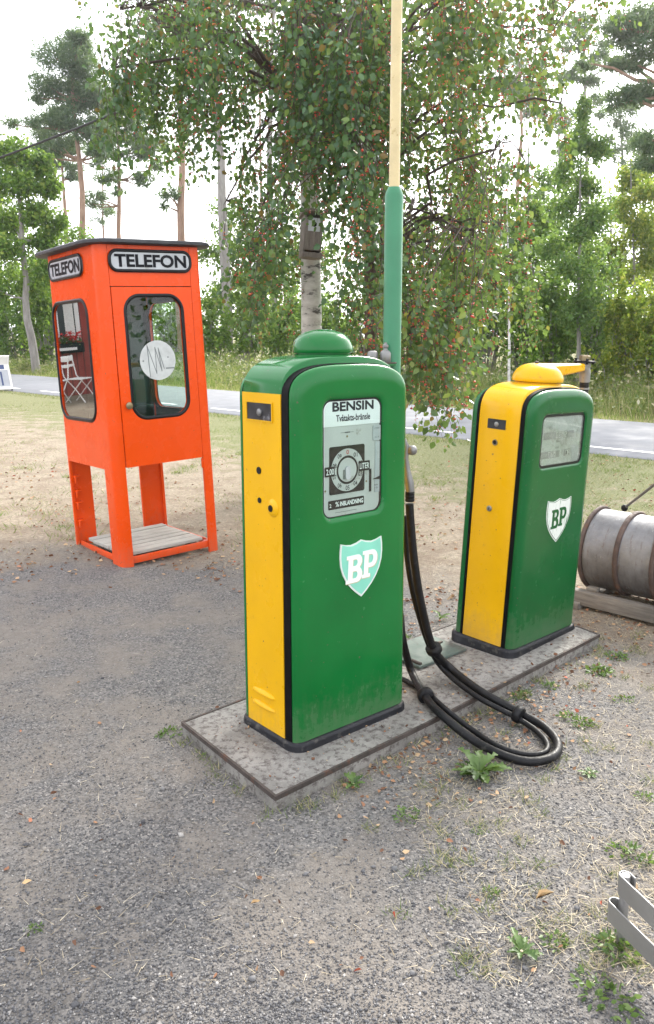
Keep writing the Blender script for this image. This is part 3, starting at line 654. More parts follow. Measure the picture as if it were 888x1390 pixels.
# ------------------------------------------------------------------ telephone box
def booth():
    BR = rot(.6781, -.0031, -.0421)
    t = thing('phone_box', 'orange red telephone box on four legs with a dark roof and TELEFON signs', 'telephone box', (-1.0989, 5.5639, 0), BR.to_euler())
    u0, u1, v1, zb, zt = -.38, .385, .853, .697, 2.165
    OR = [M['orange'], M['liner']]
    mpFr = lambda a, b, d: (a, d, b)
    mpLe = lambda a, b, d: (u0+d, -a, b)                    # seen from outside: a = -depth
    mpRi = lambda a, b, d: (u1-d, a, b)
    mpBa = lambda a, b, d: (-a, v1-d, b)
    def win(root, mp, x0, x1, z0, z1, r, glass, th=.02):
        mb = MB(); L = []
        for k in range(9):
            a = math.pi*k/8; q = .013*math.cos(a)
            L.append([mp(p, z, -.003-.011*math.sin(a)+.004) for p, z in rr(x0-q-.009, x1+q+.009, z0-q-.009, z1+q+.009, r+q+.009, 10)])
        mb.loops(L, False, False); mb.build('window_seal', M['seal'], root, sharp=80)
        mb = MB(); mb.plate(rr(x0-.004, x1+.004, z0-.004, z1+.004, r+.004, 10), [], .006, .010, mp); return mb.build('pane', glass, root, smooth=False)
    # corner posts running down into legs
    def post(cx, cy, sx, sy, wu, wv, r, tk=.02):
        """L section with rounded outer corner at (cx, cy); arms wu along u and wv along v"""
        o = [(wu, 0)] + [(r-r*math.sin(R(a)), r-r*math.cos(R(a))) for a in range(0, 91, 10)] + [(0, wv), (tk, wv)]
        ri = max(.005, r-tk)
        o += [(tk+ri-ri*math.cos(R(a)), tk+ri-ri*math.sin(R(a))) for a in range(0, 91, 10)] + [(wu, tk)]
        mb = MB(); mb.loops([[(cx+sx*a, cy+sy*b, z) for a, b in o] for z in (-.01, zt)])
        return mb.build('leg', M['orange'], t, sharp=30)
    post(u0, 0, 1, 1, .080, .165, .06); post(u1, 0, -1, 1, .084, .08, .035)
    lg = post(u0, v1, 1, -1, .17, .045, .03); post(u1, v1, -1, -1, .19, .045, .03)
    for z in (.56, .45, .36, .22):
        mb = MB(); mb.box((u0+.045, v1-.045, z), (.05, .05, .014), .003); mb.box((u0+.026, v1-.07, z-.026), (.012, .02, .05), .003)
        mb.build('catch', M['orange'], lg)
    # front: header and door
    g = .003
    mb = MB(); mb.plate(rect(u0+.080+g, u1-.084-g, 1.902, zt), [], 0, .02, mpFr, 0, 1); mb.build('header', OR, t, smooth=False)
    mb = MB(); dx0, dx1 = -.294, .296; w = (-.200, .208, 1.030, 1.832, .098)
    ol = rr(dx0, dx1, .700, 1.896, .006, 3)
    mb.plate(ol, [rr(*w, 10)], -.004, .022, mpFr, 0, 1); d = mb.build('door', OR, t, sharp=30)
    win(d, mpFr, *w, M['glass'])
    mb = MB(); mb.lathe([(.017, 0), (.017, .010), (.024, .012), (.024, .020), (.018, .024), (.005, .025)], M=Matrix.Translation((-.243, -.004, 1.118)) @ Matrix.Rotation(R(90), 4, 'X'), n=22); mb.build('knob', M['brass'], d)
    mb = MB(); mb.plate(disc((.005, 1.407), .134, 56), [], .0035, .0055, mpFr); s = mb.build('disc_sticker', M['sticker'], d, smooth=False)
    mb = MB(); z0 = 1.407                                        # scratched zigzag and two rivets
    zz = [(-.07, .11), (-.06, -.11), (-.068, .10), (-.01, -.09), (-.012, .09), (.03, -.075), (.012, .085), (.048, -.06)]
    for (a, b), (c, e) in zip(zz[:-1], zz[1:]): mb.tube([mpFr(a, z0+b, .003), mpFr(c, z0+e, .003)], .0024, 6)
    mb.plate(rect(.06, .125, z0-.062, z0-.052), [], .0028, .004, mpFr)
    for x, z in ((.082, .018), (-.105, .0)): mb.plate(disc((x, z0+z), .006, 12), [], .0026, .004, mpFr)
    mb.build('scratch', M['scratch'], s, smooth=False)
    mb = MB(); mb.box((.302, .012, .655), (.022, .014, .07), .003); mb.build('hinge', M['orange'], t)
    # left, right and back walls
    mb = MB(); w = (-.825, -.222, 1.020, 1.822, .10)
    mb.plate(rect(-.853+.045+g*0, -.165, zb-.012, zt), [rr(*w, 10)], 0, .02, mpLe, 0, 1); s = mb.build('side_wall', OR, t, sharp=30)
    win(s, mpLe, *w, M['mirrorglass'])
    mb = MB(); w = (.222, .80, 1.030, 1.822, .10)
    mb.plate(rect(.08, .853-.045, zb-.012, zt), [rr(*w, 10)], 0, .02, mpRi, 0, 1); s = mb.build('side_wall', OR, t, sharp=30)
    win(s, mpRi, *w, M['glass'])
    mb = MB(); L = []
    for k in range(5):
        L.append([mpRi(p, z, .02+.03*k/4) for p, z in rr(w[0]-.012+.01*k/4, w[1]+.012-.01*k/4, w[2]-.012+.01*k/4, w[3]+.012-.01*k/4, .1, 10)])
    mb.loops(L, False, False); mb.build('inner_seal', M['seal'], s)
    mb = MB(); mb.plate(rect(-u1+.19, -u0-.17, zb-.012, zt), [], 0, .02, mpBa, 0, 1); mb.build('back_wall', OR, t, smooth=False)
    mb = MB()
    for x in (u0+.19, u1-.20): mb.plate(rect(min(x, x), x+.004, zb, zt-.02), [], v1-.05, v1-.021, mpFr)
    mb.plate(rect(u0+.024, u1-.024, zb, zt-.02), [], v1-.024, v1-.021, mpFr); mb.build('lining', M['liner'], t, smooth=False)
    # signs
    def sign(mp, x0, x1, z0, z1):
        r = (z1-z0)/2*.98
        mb = MB(); mb.plate(rr(x0, x1, z0, z1, r*.85, 10), [], -.010, .001, mp); sg = mb.build('sign', M['sign'], t, smooth=False)
        mb = MB(); L = []
        for k in range(9):
            a = math.pi*k/8; q = .011*math.cos(a)
            L.append([mp(p, z, -.008-.009*math.sin(a)) for p, z in rr(x0-q, x1+q, z0-q, z1+q, r*.85+q, 10)])
        mb.loops(L, False, False); mb.build('sign_frame', M['seal'], sg, sharp=80)
        m = (x1-x0)*.055; lettering(sg, 'TELEFON', x0+m, x1-m, z0+.022, z1-.022, mp, M['ink'], -.0125, .034)
    sign(mpFr, -.290, .300, 2.000, 2.128); sign(mpLe, -.800, -.215, 1.992, 2.122)
    # roof
    mb = MB(); L = []
    for q, z, in ((.02, zt-.002), (-.055, zt+.002), (-.068, zt+.008), (-.068, zt+.024), (-.058, zt+.032), (.10, zt+.052), (.30, zt+.060)):
        L.append([(a, b, z) for a, b in rr(u0+q, u1-q+.05, q, v1-q+.12, max(.02, .11-q))])
    mb.loops(L); mb.build('roof', M['roof'], t, sharp=50)
    # floor: red frame and boards
    mb = MB(); mb.box((-.005, .018, .052), (.60, .012, .05), .002); mb.box((-.352, .46, .045), (.012, .66, .045), .002); mb.box((.345, .45, .045), (.012, .72, .045), .002); mb.box((0, .80, .045), (.60, .012, .045), .002); mb.box((.315, .035, .052), (.08, .04, .05), .002)
    mb.build('floor_frame', M['orange'], t)
    for i in range(7):
        j = random.uniform(-.006, .006)
        mb = MB(); mb.box((-.036+j, .075+.092*i, .095+random.uniform(-.003, .003)), (.61, .084, .024), .003); mb.build('floor_board', M['slat'], t)
    mb = MB()
    for x in (-.28, .2): mb.box((x, .36, .065), (.05, .62, .034), .002)
    mb.build('bearer', M['beam'], t)
    # telephone shelf inside, against the back
    mb = MB(); mb.box((.0, v1-.14, 1.05), (.5, .2, .02), .004); mb.build('shelf', M['liner'], t)
    return t
booth()

# ------------------------------------------------------------------ oil drum on its bearers
dv, bk = Vector((.717, -.697, 0)), Vector((.697, .717, 0))
cradle = thing('drum_cradle', 'low frame of dark weathered beams lying on the ground under the metal drum', 'cradle', (1.42, 4.61, 0), (0, 0, math.atan2(dv.y, dv.x)))
for y in (0, .42):
    mb = MB(); mb.box((.55, y, .065), (1.14, .06, .085), .005); mb.build('beam', M['beam'], cradle)
for x in (.08, 1.02):
    mb = MB(); mb.box((x, .21, .02), (.07, .54, .04), .004); mb.build('cross_beam', M['beam'], cradle)
mb = MB(); mb.box((.16, .03, .118), (.07, .05, .03), .01); mb.build('wedge', M['beam'], cradle)
a0 = Vector((1.42, 4.61, 0))+bk*.235+dv*.08
t = thing('oil_drum', 'grey weathered metal drum with rusty hoops lying on beams beside the farther pump', 'drum', (a0.x, a0.y, .317), (0, 0, math.atan2(dv.y, dv.x)))
Mx = Matrix.Rotation(R(90), 4, 'Y')
r0 = .236; ln = .66
mb = MB(); mb.lathe([(r0-.02, .012), (r0, .014), (r0, .20), (r0+.004, .215), (r0, .23), (r0, .41), (r0+.004, .425), (r0, .44), (r0, ln-.014), (r0-.02, ln-.012)], n=72, M=Mx); mb.build('barrel', M['drum'], t, sharp=40)
for x in (.0, .215, .425, ln):
    mb = MB(); w = .011 if x in (0., ln) else .014
    mb.lathe([(r0-.004, x-w), (r0+.012, x-w), (r0+.017, x-w*.5), (r0+.017, x+w*.5), (r0+.012, x+w), (r0-.004, x+w)], n=72, M=Mx); mb.build('hoop', M['hoop'], t, sharp=40)
iv = Matrix.Translation(t.location) @ Matrix.Rotation(math.atan2(dv.y, dv.x), 4, 'Z'); iv.invert()
pa, pb = Vector(A(848, 689.5, 4.50)), Vector(A(905, 645, 4.20))
pivot = t.location+dv*.42; pz = pa+(pb-pa)*1.25
mb = MB(); mb.tube([iv @ pa, iv @ pz], [.0075, .0085], 10); lv = mb.build('lever', M['steel'], t)
mb = MB(); mb.lathe([(.004, -.02), (.013, -.016), (.019, -.004), (.018, .008), (.010, .018), (.003, .02)], iv @ pa, 16); mb.build('grip_ball', M['dark'], lv, sharp=60)
ft = iv @ pz
mb = MB(); mb.tube([(ft.x, ft.y, ft.z+.03), (ft.x, ft.y*.6, .24), (ft.x, ft.y*.6, .18)], .022, 12); mb.build('pump_tube', M['hoop'], t)

# ------------------------------------------------------------------ steel bands at the lower right
def band_pts(pa, pb, ext, z):
    a, b = Vector(on_ground(*pa, z)), Vector(on_ground(*pb, z)); d = (b-a).normalized(); n = Vector((-d.y, d.x, 0))
    if n.y < 0: n = -n
    return a, d, n
t = thing('steel_rack', 'low rack of two bent grey steel bands at the lower right edge', 'metal rack', tuple(on_ground(835, 1240)))
off = Vector(t.location)
for pa, pb, zt in (((838, 1184), (888, 1231), .205), ((824, 1220), (880, 1275), .125)):
    a, d, n = band_pts(pa, pb, 1, zt); h = .058; tk = .0045; rad = .0150; L = []
    path = [a+d*s for s in (.9, .6, .3, .1, rad)]+[a+d*(rad-rad*math.sin(x))+n*(rad-rad*math.cos(x)) for x in [math.pi*i/14 for i in range(1, 14)]]+[a+n*2*rad+d*s for s in (rad, .035)]
    mb = MB()
    for i, p in enumerate(path):
        tg = (path[min(i+1, len(path)-1)]-path[max(i-1, 0)]).normalized(); nn = Vector((-tg.y, tg.x, 0))
        p = p-off; q = .0015
        L.append([p+nn*tk/2+Vector((0, 0, -q)), p+nn*(tk/2-q), p-nn*(tk/2-q), p-nn*tk/2+Vector((0, 0, -q)), p-nn*tk/2+Vector((0, 0, -h+q)), p-nn*(tk/2-q)+Vector((0, 0, -h)), p+nn*(tk/2-q)+Vector((0, 0, -h)), p+nn*tk/2+Vector((0, 0, -h+q))])
    mb.loops(L); mb.build('band', M['galv'], t, sharp=40)
a, d, n = band_pts((838, 1184), (888, 1231), 1, .205)
for s in (.0155, .62):
    c = a+d*s+n*.015-off; mb = MB(); mb.tube([(c.x, c.y, -.02), (c.x, c.y, .2), (c.x, c.y, .204)], [.0125, .0125, .0105], 16); mb.build('post', M['galv'], t)

# ------------------------------------------------------------------ sandwich board by the road
p = on_ground(3, 531); yaw = .78
t = thing('sandwich_board', 'white framed sandwich board with blue print on the grass by the road', 'sign', tuple(p), (0, 0, yaw))
tl = R(17)
for s in (1, -1):
    rm = Matrix.Rotation(-tl*s, 3, 'X'); base = Vector((-.14, -.26*s*0-.22*s, 0))
    def mp(a, b, d, rm=rm, base=base, s=s): return base + rm @ Vector((a, (d*s), b))
    mb = MB(); mb.plate(rect(-.36, .36, .06, 1.0), [rect(-.30, .30, .14, .93)], -.018, .018, mp); fr = mb.build('frame', M['boardwhite'], t, smooth=False)
    mb = MB()
    for x in (-.33, .33): mb.plate(rect(x-.018, x+.018, -.02, .06), [], -.01, .01, mp)
    mb.build('foot', M['dark'], fr, smooth=False)
    mb = MB(); mb.plate(rect(-.30, .30, .14, .60), [], -.008, .006, mp); b = mb.build('poster', M['boardgrey'], fr, smooth=False)
    mb = MB(); mb.plate(rect(-.30, .30, .60, .93), [], -.008, .006, mp); mb.build('poster', M['boardwhite'], fr, smooth=False)
    mb = MB()
    for x in (-.24, -.14, -.04, .08): mb.plate(rect(x, x+.05, .17, .55), [], -.0105, -.0085, mp)
    mb.plate(rect(.10, .22, .62, .74), [], -.0105, -.0085, mp); mb.build('print', M['boardblue'], fr, smooth=False)

# ------------------------------------------------------------------ red wooden house seen mirrored in the box's side pane
hx = Vector((.80, .60, 0)).normalized()                              # along its front wall
hc = Vector((-12.2, 11.6, 0)); hn = Vector((.60, -.80, 0))             # front wall faces the yard
t = thing('wooden_house', 'red boarded wooden house with white windows, mirrored in the telephone box pane', 'house', tuple(hc), (0, 0, math.atan2(hx.y, hx.x)))
mb = MB(); mb.box((0, 2.6, 1.35), (9, 5.2, 2.7)); mb.add([(-4.5, 0, 2.7), (-4.5, 5.2, 2.7), (-4.5, 2.6, 4.7), (4.5, 0, 2.7), (4.5, 5.2, 2.7), (4.5, 2.6, 4.7)], [(0, 1, 2), (3, 5, 4)])
mb.build('wall', M['redboards'], t, smooth=False)
mb = MB()
for s in (-1, 1):
    mb.loops([[(x, 2.6+s*2.95, 2.45), (x, 2.6, 4.72), (x, 2.6, 4.82), (x, 2.6+s*2.95, 2.55)] for x in (-4.8, 4.8)])
mb.build('roof', M['tiles'], t, smooth=False)
def house_window(x, w=.80, z0=1.22, z1=2.35):
    mb = MB(); mb.plate(rect(x-w/2-.09, x+w/2+.09, z0-.09, z1+.09), [rect(x-w/2, x-.03, z0, z1), rect(x+.03, x+w/2, z0, z1)], -.035, .01, mpFr_h); f = mb.build('window', M['boardwhite'], t, smooth=False)
    mb = MB(); mb.plate(rect(x-w/2, x+w/2, z0, z1), [], -.004, .004, mpFr_h); mb.build('pane', M['pane'], f, smooth=False)
    mb = MB()
    for s in (-1, 1):
        L = []
        for k in range(9): L.append([(x+s*(w/2-.02-.026*k), -.012-.006*(k % 2), z) for z in (z0+.02, z1-.02)])
        for q in range(8): mb.add([L[q][0], L[q+1][0], L[q+1][1], L[q][1]], [(0, 1, 2, 3)])
    mb.build('curtain', M['curtain'], f)
    return f
mpFr_h = lambda a, b, d: (a, d, b)
for x in (-2.3, .36, 3.0): house_window(x)
mb = MB(); mb.plate(rect(-4.55, -4.42, 0, 2.7), [], -.03, .02, mpFr_h); mb.plate(rect(4.42, 4.55, 0, 2.7), [], -.03, .02, mpFr_h); mb.build('corner_board', M['boardwhite'], t, smooth=False)
HM = Matrix.Translation(hc) @ Matrix.Rotation(math.atan2(hx.y, hx.x), 4, 'Z')
wb = thing('flower_box', 'dark window box of red geraniums on the red house, seen in the mirrored pane', 'flower box', tuple(HM @ Vector((.32, -.16, .90))), (0, 0, math.atan2(hx.y, hx.x)))
mb = MB(); mb.box((0, 0, .1), (.80, .2, .2), .01); mb.build('box', M['dark'], wb)
mb = MB(); mb.box((-.02, -.105, .085), (.42, .01, .055)); mb.build('plate', M['boardwhite'], wb)
rg = np.random.default_rng(3)
def blades_cards(cen, size, rgn, droop=0., aspect=.62, fold=.25, dirs=None):
    """leaf cards: base, two sides, tip; folded along the midrib"""
    n = len(cen); size = np.broadcast_to(size, (n,))
    if dirs is None:
        d = rgn.normal(size=(n, 3)); d[:, 2] -= droop*1.6
    else: d = dirs.copy()
    d /= np.linalg.norm(d, axis=1)[:, None]
    r = rgn.normal(size=(n, 3)); s = np.cross(d, r); s /= np.linalg.norm(s, axis=1)[:, None]; nn = np.cross(d, s)
    L = size[:, None]; W = L*aspect/2
    V = np.empty((n, 6, 3)); V[:, 0] = cen; V[:, 3] = cen+d*L
    V[:, 1] = cen+d*L*.32+s*W+nn*W*fold; V[:, 2] = cen+d*L*.68+s*W*.72+nn*W*fold
    V[:, 5] = cen+d*L*.32-s*W+nn*W*fold; V[:, 4] = cen+d*L*.68-s*W*.72+nn*W*fold
    b = np.arange(n)[:, None]*6
    Fq = np.concatenate([b+np.array([[0, 1, 2, 3]]), b+np.array([[0, 3, 4, 5]])], 0)
    return V.reshape(-1, 3), Fq
c = rg.uniform((-.37, -.1, .17), (.37, .1, .32), (260, 3)); V, Fq = blades_cards(c, rg.uniform(.05, .08, 260), rg)
np_mesh('leaves', V, Fq, M['weed'], wb)
c = rg.uniform((-.37, -.15, .24), (.37, .1, .45), (110, 3)); V, Fq = blades_cards(c, rg.uniform(.05, .08, 110), rg)
np_mesh('flowers', V, Fq, M['flower'], wb)
def bistro(loc, rz, label):
    t = thing('bistro_chair', label, 'chair', loc, (0, 0, rz), 'white folding chairs by the red house')
    mb = MB()
    for i in range(5): mb.box((0, -.16+.08*i, .45), (.40, .066, .018), .004)
    mb.build('seat', M['chairwhite'], t)
    mb = MB(); mb.box((0, .26, .84), (.42, .02, .10), .006); mb.box((0, .24, .70), (.42, .018, .05), .006); mb.build('backrest', M['chairwhite'], t)
    for s in (-1, 1):
        mb = MB(); mb.tube([(.19*s, .27, .90), (.19*s, .2, .5), (.19*s, -.05, .25), (.19*s, -.24, 0)], .012, 8); mb.build('leg', M['chairwhite'], t)
        mb = MB(); mb.tube([(.165*s, -.2, .44), (.165*s, 0, .24), (.165*s, .24, 0)], .012, 8); mb.build('leg', M['chairwhite'], t)
    return t
bistro(tuple(HM @ Vector((.56, -1.25, 0))), math.atan2(hx.y, hx.x)-.5, 'white folding chair with a slatted seat, the wholly visible one in the mirrored pane')
bistro(tuple(HM @ Vector((1.08, -1.3, 0))), math.atan2(hx.y, hx.x)+.9, 'white folding chair cut off by the far edge of the mirrored pane')
# ------------------------------------------------------------------ loose ground cover
def patch(x, y, s=1., ph=0.):
    return (np.sin(1.7*s*x+1.3*s*y+ph)+np.sin(-1.1*s*x+2.3*s*y+1.7+ph)+np.sin(3.1*s*x-.7*s*y+.6+2*ph)+np.sin(4.3*s*x+3.7*s*y+2.1))/4
def yard_q(x, y): return y+np.maximum(x, 0)*.9+.45*patch(x, y, 1.1)
def sample_view(n, py0, py1, px0=-60, px1=950, z=0., bias=1.):
    """ground spots that are seen, thinning out with distance"""
    u = rng.uniform(px0, px1, n); v = py0+(py1-py0)*rng.uniform(0, 1, n)**bias
    c, s = math.cos(PIT), math.sin(PIT); a = (u-444)/F; b = -(v-650)/F
    rx, ry, rz = a, c+b*s, -s+b*c; k = (z-EYE)/rz
    return np.stack([rx*k, ry*k, np.full(n, z)], 1)
def in_poly(P, poly):
    x, y = P[:, 0], P[:, 1]; ins = np.zeros(len(P), bool); n = len(poly)
    for i in range(n):
        (x1, y1), (x2, y2) = poly[i-1], poly[i]
        ins ^= ((y1 > y) != (y2 > y)) & (x < (x2-x1)*(y-y1)/(y2-y1+1e-12)+x1)
    return ins
def rot_rand(n):
    q = rng.normal(size=(n, 4)); q /= np.linalg.norm(q, axis=1)[:, None]; w, x, y, z = q.T
    return np.stack([np.stack([1-2*(y*y+z*z), 2*(x*y-z*w), 2*(x*z+y*w)], 1), np.stack([2*(x*y+z*w), 1-2*(x*x+z*z), 2*(y*z-x*w)], 1), np.stack([2*(x*z-y*w), 2*(y*z+x*w), 1-2*(x*x+y*y)], 1)], 1)
OCT = np.array([(1, 0, 0), (0, 1, 0), (-1, 0, 0), (0, -1, 0), (0, 0, 1), (0, 0, -1)], float)
OCF = np.array([(0, 1, 4), (1, 2, 4), (2, 3, 4), (3, 0, 4), (1, 0, 5), (2, 1, 5), (3, 2, 5), (0, 3, 5)])
def stones(P, rad):
    n = len(P); V = OCT[None]*rng.uniform(.65, 1.25, (n, 6, 1))*np.stack([rng.uniform(.8, 1.3, n), rng.uniform(.7, 1.1, n), rng.uniform(.5, .9, n)], 1)[:, None]
    V = np.einsum('nij,nkj->nki', rot_rand(n), V)*rad[:, None, None]; V[..., 2] *= .75
    V += P[:, None]; V[..., 2] += (rad*.25)[:, None]
    return V.reshape(-1, 3), (OCF[None]+np.arange(n)[:, None, None]*6).reshape(-1, 3)
def tris(P, h, w, lean, rg=rng, up=1.):
    n = len(P); a = rg.uniform(0, 2*math.pi, n); d = np.stack([np.cos(a), np.sin(a), np.zeros(n)], 1)
    b = rg.uniform(0, 2*math.pi, n); t = np.stack([np.cos(b)*lean, np.sin(b)*lean, np.full(n, up)], 1); t /= np.linalg.norm(t, axis=1)[:, None]
    V = np.stack([P-d*w[:, None]/2, P+d*w[:, None]/2, P+t*h[:, None]], 1)
    return V.reshape(-1, 3), np.arange(3*n).reshape(-1, 3)
P = sample_view(75000, 1395, 700, bias=1.25); P = P[(yard_q(P[:, 0], P[:, 1]) < 6.0) & ~in_poly(P, isl)]
keep = rng.uniform(0, 1, len(P)) < np.clip(.6-.75*patch(P[:, 0], P[:, 1], 1.6, 2), .06, 1); P = P[keep]
rad = rng.gamma(5., .00048, len(P))+.0008; big = rng.uniform(0, 1, len(P)) < .004; rad[big] *= 2.6
V, Fc = stones(P, rad); np_mesh('gravel_stones', V, Fc, M['stones'], kind='stuff')
# dry straw lying about: dense behind the yard, thin over the gravel
P = sample_view(120000, 1340, 590, bias=1.1); q = yard_q(P[:, 0], P[:, 1]); right = (P[:, 0] > .25-.2*(P[:, 1]-2.5)) & (P[:, 1] < 4.6)
pr = np.where(q > 5.4, .9, .012) + np.where(right & ~in_poly(P, isl), np.clip(.12+.30*patch(P[:, 0], P[:, 1], 3.1, 1)+.13*(P[:, 0]-.2), 0, .4), 0)
P = P[(rng.uniform(0, 1, len(P)) < pr) & ~in_poly(P, isl)]; P[:, 2] = .004
h = rng.uniform(.018, .055, len(P)); V, Fc = tris(P, h, rng.uniform(.0014, .0028, len(P)), 4.5)
V[2::3, 2] = np.abs(V[2::3, 2]); np_mesh('dry_straw', V, Fc, M['straw'], kind='stuff')
# short grass
P = sample_view(120000, 760, 545, bias=.8); n_along = P[:, 0]*.685+P[:, 1]*.729
pr = np.clip(.12+.17*(n_along-5.2)+.55*patch(P[:, 0], P[:, 1], .8, 3)+.3*patch(P[:, 0], P[:, 1], 2.3, 1), .03, 1)
P = P[(rng.uniform(0, 1, len(P)) < pr) & (yard_q(P[:, 0], P[:, 1]) > 5.7) & (n_along < N0-.05)]
h = rng.uniform(.015, .05, len(P)); V, Fc = tris(P, h, rng.uniform(.0025, .006, len(P)), 1.3); np_mesh('short_grass', V, Fc, M['grass'], kind='stuff')
Q = []
for i in range(900):
    c = sample_view(1, 740, 545, -60, 950, bias=.8)[0]; nal = c[0]*.685+c[1]*.729
    if nal > N0-.1 or yard_q(c[0], c[1]) < 5.6 or rng.uniform() > np.clip(.16+.10*(nal-5)+.8*patch(c[0], c[1], .9, 3), .04, 1): continue
    k = int(rng.integers(18, 60)); sp = rng.uniform(.04, .16); Q.append(c+np.stack([rng.normal(0, sp, k), rng.normal(0, sp, k), np.zeros(k)], 1))
P = np.concatenate(Q); h = rng.uniform(.02, .085, len(P)); V, Fc = tris(P, h, rng.uniform(.003, .008, len(P)), 1.0); np_mesh('grass_bunches', V, Fc, M['bunch'], kind='stuff')
# tufts at the right of the slab and in the lower right
P = []
for i in range(260):
    c = sample_view(1, 1330, 860, 380, 930)[0]
    if c[0] < .12 or in_poly(np.array([c]), isl)[0]: continue
    if rng.uniform() > np.clip(.35+.5*patch(c[0], c[1], 2.7, 4)+.4*(c[0]-.2), .05, 1): continue
    P.append(c+np.stack([rng.normal(0, .018, 26), rng.normal(0, .018, 26), np.zeros(26)], 1))
for i in range(44):                                               # along the slab's near edge
    s = rng.uniform(0, 1); e0, e1 = np.array(isl[0]), np.array(isl[2]); q = e0+(e1-e0)*s+np.array([.03, -.035])*rng.uniform(.3, 1.6)
    k = int(rng.integers(6, 30)); P.append(np.array([q[0], q[1], 0])+np.stack([rng.normal(0, .02, k), rng.normal(0, .02, k), np.zeros(k)], 1))
for i in range(16):
    s = rng.uniform(0, 1); e0, e1 = np.array(isl[0]), np.array(isl[-1]); q = e0+(e1-e0)*s+np.array([-.03, -.02])*rng.uniform(.3, 1.4)
    k = int(rng.integers(4, 16)); P.append(np.array([q[0], q[1], 0])+np.stack([rng.normal(0, .014, k), rng.normal(0, .014, k), np.zeros(k)], 1))
P = np.concatenate(P); h = rng.uniform(.015, .05, len(P)); V, Fc = tris(P, h, rng.uniform(.002, .004, len(P)), 1.1); np_mesh('grass_tufts', V, Fc, M['grass'], kind='stuff')
# fallen leaves
P = sample_view(22000, 1330, 615); q = yard_q(P[:, 0], P[:, 1]); dI = np.min([np.hypot(P[:, 0]-x, P[:, 1]-y) for x, y in ((0.25, 2.95), (.5, 3.15), (.75, 3.35), (1., 3.6), (1.3, 3.9), (1.6, 4.1), (1.75, 4.4), (.4, 4.3), (1.0, 4.6))], 0)
pr = np.where((q > 5.0), np.clip(.35+.7*patch(P[:, 0], P[:, 1], 1.2, 1.), .05, 1), .007)+np.where((P[:, 0] > 0), .75*np.exp(-(dI/.32)**2), 0)
P = P[(rng.uniform(0, 1, len(P)) < pr)]; P[:, 2] = np.where(in_poly(P, isl), IZ+.003, .008)
P = P[~in_poly(P, isl) | (rng.uniform(0, 1, len(P)) < .10)]
d = rng.normal(size=(len(P), 3)); d[:, 2] *= .18
V, Fc = blades_cards(P, rng.uniform(.012, .026, len(P))*np.where(P[:, 1] > 4.6, 1.5, 1), rng, aspect=.7, dirs=d); V[:, 2] = np.abs(V[:, 2]-.004)+.004; np_mesh('leaf_litter', V, Fc, M['litter'], kind='stuff')
# dark crumbs on the slab
c = rng.uniform((-.6, 2.45, IZ), (1.45, 4.5, IZ), (900, 3)); c = c[in_poly(c, inset(isl, .03))]
V, Fc = stones(c, rng.gamma(3, .0011, len(c))+.0006); np_mesh('slab_crumbs', V, Fc, M['litter'], kind='stuff')
# tall grass beyond the road
def strip(n, n0, n1, a0, a1, p=1.):
    a = rng.uniform(a0, a1, n); d = n0+(n1-n0)*rng.uniform(0, 1, n)**p
    return np.stack([a*RD.x+d*RN.x, a*RD.y+d*RN.y, np.zeros(n)], 1), d
P, d = strip(52000, N1+.05, N1+5., -34, 4, 1.15)
h = np.clip((d-N1)*.30+.08, .06, .85)*rng.uniform(.4, 1.2, len(P))*np.clip(.75+.6*patch(P[:, 0], P[:, 1], 1.3, 5), .25, 1.4); V, Fc = tris(P, h, rng.uniform(.008, .02, len(P)), .35); np_mesh('verge_grass', V, Fc, M['verge'], kind='stuff')
P, d = strip(1500, N1+.7, N1+5.5, -34, 4)
hm = np.clip((d-N1)*.34+.1, .1, 1.0)*rng.uniform(.4, 1.1, len(P)); q = np.repeat(P, 22, 0)+rng.normal(size=(22*len(P), 3))*np.array([.13, .13, .0]); q[:, 2] = np.repeat(hm, 22)*rng.uniform(.05, 1, len(q))
V, Fc = blades_cards(q, rng.uniform(.05, .12, len(q)), rng, aspect=.55); np_mesh('verge_weeds', V, Fc, M['vergeweed'], kind='stuff')
P, d = strip(9000, N0-.5, N0-.02, -30, 4); V, Fc = tris(P, rng.uniform(.02, .07, len(P)), rng.uniform(.005, .012, len(P)), .8); np_mesh('roadside_grass', V, Fc, M['grass'], kind='stuff')

